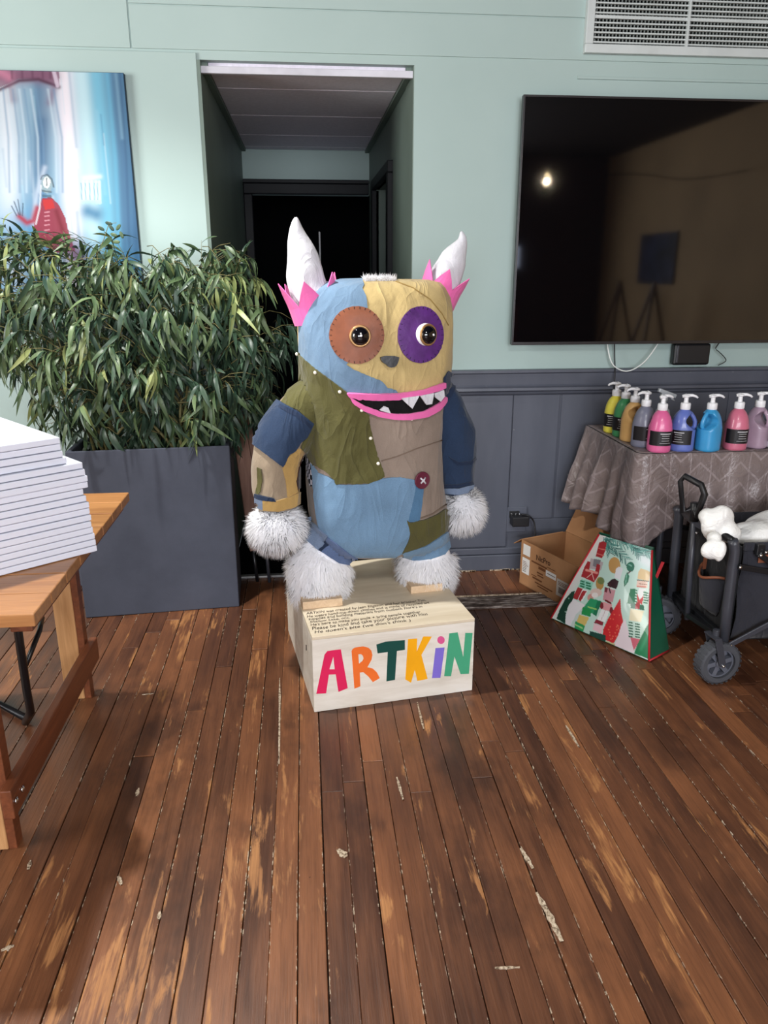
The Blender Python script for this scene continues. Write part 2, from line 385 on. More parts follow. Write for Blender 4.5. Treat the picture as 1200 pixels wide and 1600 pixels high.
for sx, nm in ((RX0, 'trim_4'), (RX1-.03, 'trim_5')):
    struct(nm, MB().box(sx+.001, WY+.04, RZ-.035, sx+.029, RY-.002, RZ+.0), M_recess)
# back doorway with black casing, dark beyond, a half-open black door
d1 = struct('door_1', MB().box(BX0-.06, RY-.03, 0, BX0, RY+.02, BZ).box(BX0-.06, RY-.03, BZ, BX1, RY+.02, BZ+.07), M_blackpaint, bevel=.006)
MB().box(BX0-.085, RY-.04, 0, BX0-.06, RY, BZ+.07).box(BX0-.085, RY-.04, BZ+.07, BX1, RY, BZ+.095).build('casing_moulding', M_blackpaint, d1, bevel=.004)
MB().box(.135, RY+.25, 0, .145, RY+.9, 1.72).build('door_leaf', M_void, d1)
MB().box(.130, RY+.235, .4, .142, RY+.25, 1.72).build('door_edge_strip', M_greymet, d1)
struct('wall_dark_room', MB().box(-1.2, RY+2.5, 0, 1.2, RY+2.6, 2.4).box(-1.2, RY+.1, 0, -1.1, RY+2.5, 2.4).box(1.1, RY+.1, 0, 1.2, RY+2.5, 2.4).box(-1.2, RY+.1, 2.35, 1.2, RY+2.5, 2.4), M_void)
# side doorway in the passage's right wall
d2 = struct('door_2', MB().box(RX1-.03, 4.36, 0, RX1+.02, 4.42, 1.94).box(RX1-.03, 4.36, 1.94, RX1+.02, 5.37, 2.0).box(RX1-.03, 5.31, 0, RX1+.02, 5.37, 1.94), M_blackpaint, bevel=.005)
MB().box(RX1+.06, 4.42, 0, RX1+.09, 5.31, 1.94).build('door_leaf', M_blackpaint, d2)
# wainscot, right of the passage
WT = MB().box(RX1+.004, WY-.012, 0, XR, WY, .90)
wn_ = struct('wall_panelling', WT, M_slate)
for x0, x1 in ((RX1+.004, .975), (1.218, 1.62), (1.625, 2.05), (2.055, 2.6)):
    MB().box(x0, WY-.024 if x0 < .6 else WY-.017, .125 if x0 < .6 else .265, x1, WY-.012, .885).build('panel_board', M_slate, wn_, bevel=.002)
MB().box(.98, WY-.019, .265, 1.205, WY-.012, .885).build('panel_board', M_slate, wn_, bevel=.002)
MB().box(.975, WY-.018, .10, XR, WY-.012, .262).build('lower_rail', M_slate, wn_, bevel=.002)
bb = struct('baseboard_front', MB().box(RX1+.004, WY-.034, 0, XR, WY-.012, .082).box(RX1+.004, WY-.028, .084, XR, WY-.012, .118), M_slate, bevel=.004)
cr = MB(); prof = [(0, 1.004), (-.046, 1.004), (-.046, .992), (-.034, .986), (-.030, .935), (-.036, .928), (-.052, .922), (-.054, .910), (-.040, .902), (-.036, .893), (-.024, .884), (0, .884)]
pr = [[Vector((xx, WY+a, b)) for a, b in prof] for xx in (RX1+.004, XR)]
cr.rings(pr, True); struct('trim_2', cr, M_slate)
struct('baseboard_left', MB().box(XL, WY-.03, 0, RX0-.02, WY-.01, .12), M_slate, bevel=.004)
struct('trim_6', MB().box(RX0+.001, WY-.02, 0, RX1-.001, WY+.012, .012), plain('aluminium_threshold', (150, 150, 150), .5, .5, metal=.6, bump=.4, bscale=150), bevel=.003)
# paint chips at skirting foot
mb = MB()
for k in range(16):
    xx = .66+rr.uniform(0, .40); mb.box(xx, WY-.040, .0005, xx+rr.uniform(.01, .05), WY-.034, .004+rr.uniform(0, .004))
mb.build('plaster_crumbs', M_filler, bb, kind='stuff')
# rear windows (behind the viewpoint; they light the room and show in the screen)
M_sky = emis('daylight_pane', (215, 225, 255), 2.5)
M_frame = plain('window_frame_paint', (60, 60, 60), .5)
wn1 = struct('window_1', MB().box(-2.15, YB+.001, .95, 2.55, YB+.04, 1.0).box(-2.15, YB+.001, 2.5, 2.55, YB+.04, 2.55).box(-2.15, YB+.001, .95, -2.1, YB+.04, 2.55).box(2.5, YB+.001, .95, 2.55, YB+.04, 2.55), M_frame)
for k in range(4): MB().box(-2.1+k*1.15+.02, YB+.005, 1.0, -2.1+(k+1)*1.15-.02, YB+.02, 2.5).build('pane', M_sky, wn1)
wn2 = struct('window_2', MB().box(2.93, YB+.001, 1.46, 3.24, YB+.03, 1.80), M_frame)
MB().box(2.95, YB+.03, 1.48, 3.22, YB+.035, 1.78).build('pane', M_sky, wn2)
# ================================================================== WALL FITTINGS
# vent grille
v = thing('wall_vent', 'white air vent grille with fine fins high on the wall above the television', 'vent', (1.2, WY, 2.318))
VX0, VX1, VZ0, VZ1 = 1.205, 2.42, 2.318, 2.66
fr = MB()
for a in ((VX0, VZ0, VX1, VZ0+.034), (VX0, VZ1-.034, VX1, VZ1), (VX0, VZ0+.034, VX0+.034, VZ1-.034), (VX1-.034, VZ0+.034, VX1, VZ1-.034)):
    fr.box(a[0], WY-.034, a[1], a[2], WY-.004, a[3])
fr.build('frame', M_ventw, v, bevel=.003)
MB().box(VX0+.034, WY-.006, VZ0+.034, VX1-.034, WY-.003, VZ1-.034).build('backing', M_void, v)
MB().box(1.639, WY-.036, VZ0+.030, 1.649, WY-.024, VZ1-.03).build('divider', M_ventw, v)
n = 15
for k in range(n):
    z = VZ0+.038+k*.0179
    if z > VZ1-.04: break
    hh = .012 if k == 5 else .0055
    MB().box(VX0+.034, WY-.031, z, VX1-.034, WY-.019, z+hh).build('slat', M_ventw, v)
mb = MB(); x = VX0+.042
M_fin = plain('vent_fin_grey', (120, 128, 126), .5)
while x < VX1-.036: mb.box(x, WY-.019, VZ0+.034, x+.0045, WY-.007, VZ1-.034); x += .0152
mb.build('fins', M_fin, v, kind='stuff')
# television
TX0, TX1, TZ0, TZ1, TY = .94, 2.83, 1.122, 2.147, 3.50
tv = thing('television', 'large black flat television with dark glossy screen mounted on the green wall', 'television', (1.9, TY, TZ0))
MB().box(TX0, TY+.001, TZ0, TX1, TY+.022, TZ1).build('casing', M_black, tv, bevel=.003)
MB().box(TX0+.25, TY+.022, TZ0+.1, TX1-.25, WY-.006, TZ1-.2).build('wall_bracket', M_black, tv)
bz = MB(); b = .008
for a in ((TX0, TZ0, TX1, TZ0+.013), (TX0, TZ1-b, TX1, TZ1), (TX0, TZ0+.013, TX0+b, TZ1-b), (TX1-b, TZ0+.013, TX1, TZ1-b)): bz.box(a[0], TY-.005, a[1], a[2], TY+.003, a[3])
bz.build('bezel', plain('tv_bezel', (40, 38, 40), .25, .6, bump=0), tv)
t = NT('glossy_screen'); M_screen = t.out(lin((7, 7, 9)), .045, 1.0)
MB().box(TX0+b, TY-.001, TZ0+.012, TX1-b, TY+.0005, TZ1-b).build('screen', M_screen, tv)
# box under the television and its cables
ad = thing('set_top_box', 'small black box on the wall just under the television', 'media box', (1.82, 3.54, 1.015))
MB().box(1.735, 3.525, 1.018, 1.915, 3.565, 1.118).build('body', M_black, ad, bevel=.01)
MB().box(1.747, 3.5225, 1.03, 1.757, 3.527, 1.11).build('highlight_strip', M_greymet, ad, bevel=.002)
def cable(name, pts, r, m, label, cat='cable', group=None):
    c_ = []
    P = [Vector(p) for p in pts]
    for i in range(len(P)-1):
        p0, p1, p2, p3 = P[max(i-1, 0)], P[i], P[i+1], P[min(i+2, len(P)-1)]
        for k in range(6):
            q = k/6; c_.append(.5*((2*p1)+(p2-p0)*q+(2*p0-5*p1+4*p2-p3)*q*q+(3*p1-p0-3*p2+p3)*q**3))
    c_.append(P[-1]); o = MB().tube(c_, r, 6).build(name, m, smooth=True); tag(o, label, cat, group); return o
cy = 3.545
cable('white_cable', [onY(949, 520, cy), onY(950, 545, cy), onY(958, 570, 3.53), onY(978, 580, 3.52), onY(1000, 571, 3.52), onY(1018, 552, 3.53), onY(1038, 520, cy)], .0032, M_cable, 'white cable looping below the television')
cable('black_cable', [onY(960, 520, cy), onY(960.5, 560, 3.55), onY(961, 580, 3.52), onY(960, 600, 3.512), onY(959, 625, 3.52)], .0028, M_black, 'straight black cable hanging down from the television behind the bottles')
cable('thin_cable', [onY(1128, 530, cy), onY(1120, 541, cy), onY(1118, 545, cy)], .0028, M_black, 'short black cable at the top of the set top box')
cable('thin_cable', [onY(1119, 546, cy), onY(1130, 556, cy), onY(1134, 564, cy), onY(1122, 571, cy)], .002, M_black, 'thin cable curling beside the set top box')
# outlet
ou = thing('wall_outlet', 'dark outlet with a black plug adapter low on the slate panelling', 'outlet', (1.01, WY, .25))
MB().box(.975, WY-.026, .20, 1.075, WY-.018, .33).build('plate', M_slate, ou, bevel=.003)
MB().box(.985, WY-.032, .275, 1.035, WY-.025, .31).build('socket', M_black, ou, bevel=.002)
pa, pb = onY(799, 822, 3.51), onY(826, 806, 3.51)
MB().box(pa.x, 3.49, pa.z, pb.x, WY-.026, pb.z).build('plug_adapter', M_black, ou, bevel=.005)
for px in (800, 806, 812):
    q = onY(px, 803, 3.54); MB().ell(q, .004, .003, .003, 8, 6).build('screw', M_chrome, ou, smooth=True)
cable('power_cord', [onY(815, 804, 3.52), onY(826, 806, 3.51), onY(834, 815, 3.51), onY(836, 830, 3.5), onY(838, 860, 3.48), onZ(850, 890, .02)], .004, M_black, 'black power cord curling from the low wall outlet behind the cardboard box')
# ---------------------------------------------------------------- painted grids (flat print)
def in_poly(X_, Y_, poly):
    ins = np.zeros(X_.shape, bool); n_ = len(poly)
    for i in range(n_):
        x1, y1 = poly[i]; x2, y2 = poly[(i+1) % n_]
        c_ = ((y1 > Y_) != (y2 > Y_)) & (X_ < (x2-x1)*(Y_-y1)/((y2-y1) if y2 != y1 else 1e-9)+x1)
        ins ^= c_
    return ins
def seg_d(X_, Y_, pts):
    d = np.full(X_.shape, 1e9)
    for (x1, y1), (x2, y2) in zip(pts[:-1], pts[1:]):
        L = (x2-x1)**2+(y2-y1)**2+1e-9; tt = np.clip(((X_-x1)*(x2-x1)+(Y_-y1)*(y2-y1))/L, 0, 1)
        d = np.minimum(d, np.hypot(X_-x1-tt*(x2-x1), Y_-y1-tt*(y2-y1)))
    return d
class Paint:
    def __init__(s, X_, Y_, c): s.X, s.Y = X_, Y_; s.C = np.zeros(X_.shape+(3,)); s.C[:] = lin(c)[:3]
    def put(s, a, c): a = a[..., None]; s.C = s.C*(1-a)+np.array(lin(c)[:3])*a
    def poly(s, pts, c, a=1.0): s.put(in_poly(s.X, s.Y, pts)*a, c)
    def line(s, pts, w_, c, a=1.0, soft=.5): d = seg_d(s.X, s.Y, pts); s.put(np.clip((w_-d)/max(soft, 1e-3)+.5, 0, 1)*a, c)
    def soft(s, pts, w_, c, a=1.0): d = seg_d(s.X, s.Y, pts); s.put(np.exp(-(d/w_)**2)*a, c)
    def disc(s, cx, cy_, rx, ry, c, a=1.0): s.put((((s.X-cx)/rx)**2+((s.Y-cy_)/ry)**2 < 1)*a, c)
def grid_mesh(name, P3, C3, m, parent):
    ny, nx = P3.shape[:2]
    inv = np.array(WM[parent.name].inverted())
    V = P3.reshape(-1, 3) @ inv[:3, :3].T+inv[:3, 3]
    idx = np.arange(nx*ny).reshape(ny, nx)
    Fq = np.stack([idx[:-1, :-1], idx[1:, :-1], idx[1:, 1:], idx[:-1, 1:]], -1).reshape(-1, 4)
    me = bpy.data.meshes.new(name); me.from_pydata(V.tolist(), [], Fq.tolist()); me.materials.append(m)
    ca = me.color_attributes.new('paint', 'FLOAT_COLOR', 'POINT')
    ca.data.foreach_set('color', np.concatenate([C3.reshape(-1, 3), np.ones((nx*ny, 1))], 1).astype(np.float32).ravel())
    me.polygons.foreach_set('use_smooth', [True]*len(me.polygons))
    o = bpy.data.objects.new(name, me); COL.objects.link(o); o.parent = parent; WM[o.name] = WM[parent.name]; return o
def proj_np(P3):
    D_ = P3-np.array(Cv); z = D_ @ np.array(Fv); return 600+FOC*(D_ @ np.array(Rv))/z, 800-FOC*(D_ @ np.array(Uv))/z
# wall painting
PX0, PX1, PZ0, PZ1, PY = -1.78, -.685, 1.345, 2.20, 3.535
pt = thing('wall_painting', 'tall unframed canvas painting with blue streaks and a red robed hooded figure', 'painting', (-1.2, PY, PZ0))
MB().box(PX0, PY+.001, PZ0, PX1, WY-.011, PZ1).build('canvas_edge', plain('canvas_edge_dark_blue', (40, 62, 84), .7), pt, bevel=.003)
gx, gz = np.meshgrid(np.linspace(PX0+.002, PX1-.002, 330), np.linspace(PZ1-.002, PZ0+.002, 300))
P3 = np.stack([gx, np.full_like(gx, PY), gz], -1); px_, py_ = proj_np(P3)
q = Paint(px_, py_, (120, 178, 205))
# (positions below are the picture's own layout)
for x0, x1, w_, c, a in ((5, 20, 26, (236, 240, 248), .95), (-40, -30, 40, (190, 215, 230), .9), (33, 50, 16, (150, 182, 205), .8), (70, 66, 16, (112, 142, 172), .9), (60, 60, 8, (80, 118, 155), .6),
                         (100, 118, 20, (246, 240, 250), 1.0), (126, 150, 15, (205, 240, 250), .9), (150, 176, 12, (125, 200, 230), .9), (178, 200, 16, (78, 122, 160), .95), (196, 216, 12, (62, 108, 150), .9), (166, 190, 4, (110, 190, 225), .6), (186, 205, 2.5, (50, 90, 130), .5)):
    q.soft([(x0, 100), (x0*.4+x1*.6, 250), (x1, 460)], w_, c, a)
rs = random.Random(5)
for k in range(60):
    x0 = rs.uniform(-120, 205); y0 = rs.uniform(100, 380); L = rs.uniform(40, 130); c = rs.choice([(240, 248, 252), (90, 150, 190), (170, 220, 240), (70, 115, 160)])
    q.soft([(x0, y0), (x0+L*.10, y0+L)], rs.uniform(1.0, 3.2), c, rs.uniform(.12, .4))
q.soft([(55, 350), (-80, 440), (60, 480)], 45, (60, 140, 190), .75); q.soft([(130, 400), (200, 420)], 30, (70, 150, 200), .6)
q.soft([(66, 190), (64, 270)], 9, (70, 110, 150), .7)
q.soft([(-120, 115), (10, 118), (80, 118)], 13, (140, 95, 120), .9); q.poly([(-150, 100), (92, 104), (93, 136), (60, 124), (30, 122), (0, 136), (-150, 140)], (128, 78, 108), .75)
q.soft([(0, 140), (30, 126), (60, 124), (92, 136)], 3, (78, 36, 66), .9); q.soft([(14, 130), (20, 155)], 8, (120, 80, 110), .5); q.soft([(84, 138), (78, 160)], 6, (120, 80, 115), .6)
q.soft([(0, 112), (14, 120)], 8, (205, 130, 160), .8); q.line([(82, 104), (90, 134)], 3, (235, 220, 240), .7, 2)
for xx in (18, 34, 50, 66, 78): q.soft([(xx, 104), (xx+1, 122)], 2.2, (95, 50, 80), .6)
for k, xx in enumerate((5, 12, 20, 30, 38, 48, 56, 75, 84)):
    q.soft([(xx, 140), (xx+8+k*.6, 215), (xx+10+k*.5, 300)], 2.0, (205, 225, 240) if k % 2 else (110, 150, 185), .55)
q.soft([(70, 262), (58, 300), (52, 350)], 4, (190, 205, 225), .8)
q.poly([(66, 310), (80, 308), (92, 320), (102, 340), (108, 365), (118, 392), (90, 395), (60, 380), (52, 360), (56, 335)], (150, 40, 62), .95)
q.poly([(66, 312), (82, 312), (86, 325), (70, 328)], (196, 44, 48)); q.soft([(58, 325), (52, 345), (42, 348), (30, 338)], 5, (165, 45, 70), .95)
q.soft([(100, 385), (122, 400), (128, 430)], 14, (120, 70, 110), .8); q.soft([(88, 330), (98, 360)], 4, (120, 25, 45), .8)
for yy in (332, 338, 345, 352, 360): q.line([(70, yy), (77, yy-1)], .8, (225, 160, 175), .9, .8)
for a_ in ((30, 336, 22, 315), (32, 336, 28, 312), (35, 337, 36, 318), (26, 337, 18, 322)): q.line([a_[:2], a_[2:]], .9, (60, 80, 100), .85, 1)
q.disc(73, 288, 9, 14, (150, 175, 185)); q.disc(73, 285, 5.5, 9, (238, 244, 246)); q.line([(73, 278), (73, 290)], .8, (60, 80, 90), 1, .6)
q.line([(64, 280), (66, 275), (74, 273), (81, 280), (84, 292)], 1.2, (70, 90, 105), .8, 1); q.line([(66, 298), (80, 300)], 1.4, (80, 100, 110), .8); q.line([(68, 306), (79, 307)], 2, (60, 90, 110), .7)
q.line([(64, 290), (62, 325), (56, 350)], 1.3, (230, 235, 245), .7, 1.2)
for xx in (130, 136, 143, 150, 155): q.line([(xx, 284), (xx+1, 312)], 2.4, (222, 246, 250), .8, 1.5); q.disc(xx+1, 316, 3.2, 3.4, (200, 235, 245), .9); q.line([(xx-3, 286), (xx-2, 312)], .6, (80, 150, 185), .7)
q.soft([(138, 330), (150, 335)], 12, (52, 120, 165), .85); q.soft([(132, 278), (156, 276)], 4, (235, 250, 252), .7)
q.put(np.exp(-((px_-214)/5)**2)*.4, (40, 80, 120))
grid_mesh('painted_front', P3, q.C*.64, vcol('painting_print', .6, .3), pt)
# room items that the screen mirrors
def mir(px, py, Y): p = onY(px, py, 7.0-Y); return Vector((p.x, Y, p.z))
fs_ = cable('light_string_cable', [mir(760, 255, -1), mir(812, 266, -1), mir(855, 275, -1), mir(920, 277, -1), mir(960, 272, -1), mir(1010, 273, -1), mir(1080, 280, -1), mir(1190, 262, -1)], .006, M_black, 'thin light string hung across the room, mirrored in the television')
bl = mir(855, 273, -1)
lb = thing('string_bulb', 'warm bulb on the light string, mirrored as the bright spot in the television', 'light bulb', bl)
MB().ell(bl, .013, .013, .016, 12, 8).build('glass', emis('warm_bulb', (255, 225, 170), 40), lb, smooth=True)
MB().lathe([(.014, .03), (.014, .07)], 10, bl).build('socket', M_black, lb)
l = bpy.data.lights.new('bulb_light', 'POINT'); l.energy = 5; l.color = (1, .85, .6); l.shadow_soft_size = .012
o = bpy.data.objects.new('bulb_light', l); COL.objects.link(o); o.location = bl+Vector((0, 0, -.06))
cu = MB(); n = 60
cu.rings([[Vector((-2.4+5.6*i/n, YB+.10+.035*math.sin(i*1.9), z)) for i in range(n+1)] for z in (.05, .93)], False, closed=False)
cu = cu.build('dark_red_curtain', plain('dark_red_cloth', (120, 40, 40), .8), smooth=True); tag(cu, 'dark red cloth hanging low along the rear wall, mirrored in the screen', 'curtain')
p2 = thing('small_picture', 'small dark blue picture on the side wall, mirrored in the television', 'picture', (XR-.02, -2.6, 1.3))
MB().box(XR-.03, -3.38, 1.28, XR-.005, -2.35, 1.89).build('canvas', plain('picture_dark_blue', (40, 48, 78), .5, var=.5, nscale=4), p2)
M_easel = wood('easel_wood', (70, 45, 30), (105, 70, 48), 'Z')
for k, yy in enumerate((-2.9, -1.9)):
    e = thing('wooden_easel', ['wooden easel by the side wall below the small picture, farther one', 'wooden easel by the side wall nearer the viewer, seen in the screen'][k], 'easel', (4.0, yy, 0))
    for a, b_ in (((3.8, yy-.32, 0), (4.05, yy, 1.32)), ((3.8, yy+.32, 0), (4.05, yy, 1.32)), ((4.4, yy, 0), (4.05, yy, 1.3))):
        MB().bar(a, b_, .035, .02).build('leg', M_easel, e)
    MB().bar((3.86, yy-.27, .4), (3.86, yy+.27, .4), .03, .02).build('tray', M_easel, e)
# ================================================================== PLYWOOD BOX WITH LETTERS
BA = math.atan2(.088, .567); BO = Vector((-.005, 2.322, 0)); BWD, BDP, BHT = .577, .650, .285
bx = thing('plywood_plinth', 'cream plywood box plinth with ARTKIN in bright painted letters and handwriting on top', 'plinth', BO, BA)
WB = WM[bx.name]; WBi = WB.inverted()
ux = (WB.to_3x3() @ Vector((1, 0, 0))); uyv = (WB.to_3x3() @ Vector((0, 1, 0))); uz = Vector((0, 0, 1)); nf = -uyv
t = NT('cream_painted_plywood'); g = t.coord()
c_ = t.ramp(t.noise(t.mapp(g, (2, 14, 14)), 1.5, 5, .6, .5), [(.3, lin((214, 206, 192))), (.55, lin((234, 228, 217))), (.75, lin((241, 237, 229)))])
t.bump(t.noise(t.mapp(g, (3, 60, 60)), 1, 3), .06, .002); M_cream = t.out(c_, .55, .3)
t = NT('pale_plywood_top'); g = t.coord()
c_ = t.ramp(t.noise(t.mapp(g, (2, 11, 14)), 1.5, 5, .6, .8), [(.3, lin((212, 196, 170))), (.6, lin((226, 212, 188))), (.8, lin((233, 222, 202)))])
M_plytop = t.out(c_, .6, .3)
tk = .012
def L2W(x, y, z): return WB @ Vector((x, y, z))
MB().box(0, 0, 0, BWD, tk, BHT-tk).build('front_panel', M_cream, bx, local=True, bevel=.0015)
MB().box(0, BDP-tk, 0, BWD, BDP, BHT-tk).build('back_panel', M_cream, bx, local=True, bevel=.0015)
for xx in (0, BWD-tk): MB().box(xx, tk+.0005, 0, xx+tk, BDP-tk-.0005, BHT-tk).build('side_panel', M_cream, bx, local=True, bevel=.0015)
MB().box(0, 0, BHT-tk+.0005, BWD, BDP, BHT).build('top_panel', M_plytop, bx, local=True, bevel=.0015)
MB().box(-.002, .13, .17, .002, .135, .19).build('knot_hole', M_seam, bx, local=True)
def boxfront(zx, zy):     # traced from the photograph, onto the front panel
    x, y = zx/4+460, zy/4+870; d = ray(x, y); n_ = nf; p = Cv+d*((BO-Cv).dot(n_)/d.dot(n_)); q = WBi @ p; return (q.x, q.z)
LET = [('letter_a', (226, 34, 92), [(137, 855), (188, 612), (205, 590), (240, 584), (290, 578), (333, 820), (275, 843), (258, 733), (215, 735), (198, 852)], [[(243, 622), (252, 703), (218, 703)]]),
       ('letter_r', (246, 118, 45), [(375, 823), (357, 590), (363, 577), (378, 567), (430, 560), (462, 568), (480, 585), (487, 612), (482, 642), (455, 690), (490, 698), (515, 722), (533, 757), (490, 782), (460, 745), (430, 720), (408, 722), (412, 808)], [[(399, 608), (415, 607), (428, 618), (432, 636), (424, 652), (403, 668)]]),
       ('letter_t', (16, 74, 66), [(512, 548), (570, 530), (690, 520), (690, 580), (640, 588), (628, 768), (575, 778), (583, 594), (520, 603)], []),
       ('letter_k', (252, 176, 12), [(710, 515), (767, 510), (764, 594), (805, 498), (858, 498), (793, 612), (832, 762), (768, 775), (752, 705), (728, 786), (693, 765)], []),
       ('letter_i', (130, 112, 214), [(882, 570), (938, 566), (912, 755), (860, 757)], []),
       ('letter_n', (72, 168, 128), [(968, 478), (1020, 472), (1055, 628), (1068, 475), (1113, 475), (1090, 730), (1038, 732), (1000, 622), (978, 745), (936, 745)], []),
       ('letter_dot', (224, 92, 150), [(916+23*math.cos(a), 520+24*math.sin(a)) for a in [2*PI*k/20 for k in range(20)]], [])]
for nm, c_, outl, holes in LET:
    MB().prism([boxfront(*p) for p in outl], [[boxfront(*p) for p in h] for h in holes], BO, ux, uz, nf, .0014).build(nm, plain(nm+'_paint', c_, .6, .3, var=.03, bump=.03), bx)
M_ink = plain('dark_brown_ink', (52, 40, 34), .7, .2, bump=0)
def text_on(s_, name, p0, p1, up, m, parent, shear=.0, hfac=1.0, ext=.0004, nrm=None, off=0.0, lift=.0006):
    """lettering whose baseline runs p0->p1 (world)"""
    cu = bpy.data.curves.new(name, 'FONT'); cu.body = s_; cu.size = 1; cu.extrude = 0; cu.shear = shear; cu.offset = off
    tmp = bpy.data.objects.new(name+'_tmp', cu); COL.objects.link(tmp)
    bpy.context.view_layer.update(); me = bpy.data.meshes.new_from_object(tmp.evaluated_get(bpy.context.evaluated_depsgraph_get()))
    bpy.data.objects.remove(tmp); bpy.data.curves.remove(cu)
    xs = [v_.co.x for v_ in me.vertices]; W_ = max(xs)-min(xs); d = p1-p0; sc = d.length/W_; dx = d.normalized(); n_ = nrm or dx.cross(up).normalized(); uu = n_.cross(dx)
    inv = WM[parent.name].inverted()
    for v_ in me.vertices:
        wob = .05*math.sin(v_.co.x*2.3)+.03*math.sin(v_.co.x*5.1) if hfac != 1.0 else 0
        v_.co = inv @ (p0+dx*(v_.co.x-min(xs))*sc+uu*(v_.co.y+wob)*sc*hfac+n_*lift)
    me.materials.append(m); o = bpy.data.objects.new(name, me); COL.objects.link(o); o.parent = parent; WM[o.name] = WM[parent.name]; return o
HW = [('ARTKIN was created by Jean Ellgason and her brother Tim.', (75, 362), (825, 276)), ('He wears hand-me-down clothes and is made of recycled art', (80, 382), (848, 292)),
      ('supplies and building materials from outback Fiore\'s in', (90, 398), (802, 316)), ('Shallow Lake, ont.', (98, 414), (345, 385)),
      ('He\'s here to make you smile + bring people together', (103, 434), (792, 350)), ('Please be kind and take your picture with him', (113, 459), (835, 364)),
      ('He doesn\'t bite (we don\'t think )', (127, 480), (730, 402))]
for s_, a, b_ in HW:
    p0, p1 = onZ(a[0]/4+460, a[1]/4+870, BHT), onZ(b_[0]/4+460, b_[1]/4+870, BHT)
    text_on(s_, 'handwriting', p0, p1, Vector((0, 0, 1)), M_ink, bx, shear=.25, hfac=1.45 if len(s_) > 35 else 1.05, nrm=Vector((0, 0, 1)), off=.004)

# ================================================================== PATCHWORK FIGURE
fg = thing('patchwork_monster', 'tall patchwork stuffed monster figure with white horns and white furry paws standing on the plinth', 'sculpture', L2W(.29, .38, BHT), BA)
def wb(x, y, ly):   # pixel -> point on the upright plane at depth ly of the figure
    o = L2W(0, ly, 0); d = ray(x, y); return Cv+d*((o-Cv).dot(uyv)/d.dot(uyv))
F_blue = fabric('blue_cotton', (116, 145, 174)); F_must = fabric('mustard_cotton', (202, 178, 124), k=.8); F_olive = fabric('olive_canvas', (94, 91, 52), wr=.5)
F_taupe = fabric('taupe_cotton', (158, 142, 130), wr=.4); F_jean = fabric('light_denim', (116, 150, 182), wr=.3, fleck=.22); F_jean2 = fabric('mid_denim', (86, 126, 162), wr=.2, fleck=.2)
F_dark = fabric('dark_denim', (42, 60, 88), wr=.4, fleck=.25); F_cuff = fabric('grey_blue_denim', (124, 142, 170), wr=.25, fleck=.22); F_cuff2 = fabric('violet_blue_denim', (100, 120, 160), wr=.25, fleck=.22)
F_pink = fabric('pink_felt', (238, 112, 178), k=.88, wr=.05, var=.04); F_white = fabric('white_cotton', (214, 214, 222), k=.9, wr=.5, var=.03, fleck=.02)
F_tanarm = fabric('tan_cotton', (160, 143, 122)); F_must2 = fabric('mustard_twill', (196, 160, 98)); F_brownfur = fabric('dark_brown_fleece', (58, 30, 24))
F_leather = plain('rust_leather', (126, 70, 44), .5, .4, var=.08, nscale=20, bump=.3, bscale=40); F_purple = plain('purple_satin', (86, 40, 116), .45, .4, var=.12, nscale=25, bump=.4, bscale=35)
F_nose = plain('dark_leather', (34, 37, 42), .4, .5, bump=.3); F_blackf = fabric('black_fabric', (16, 14, 17)); F_navy = fabric('navy_denim', (38, 52, 78))
M_fur = NT('white_fur'); M_fur.b.inputs['Sheen Weight'].default_value = .3; M_fur = M_fur.out(lin((252, 252, 255)), .8, .2)
_t = M_fur.node_tree; _tr = _t.nodes.new('ShaderNodeBsdfTranslucent'); _tr.inputs[0].default_value = (.98, .98, 1, 1); _mx = _t.nodes.new('ShaderNodeMixShader'); _mx.inputs[0].default_value = .25
_t.links.new(_t.nodes['Principled BSDF'].outputs[0], _mx.inputs[1]); _t.links.new(_tr.outputs[0], _mx.inputs[2]); _t.links.new(_mx.outputs[0], _t.nodes['Material Output'].inputs[0])
M_furbase = plain('white_fur_backing', (246, 246, 252), .9, .1)
def wrinkle(p, amp=.006):
    a = noise.noise(p*7)*.5+noise.noise(p*Vector((3, 3, 9)) if False else Vector((p.x*14, p.y*14, p.z*5)))*.35+noise.noise(p*26)*.18
    return a*amp
BVS = {}
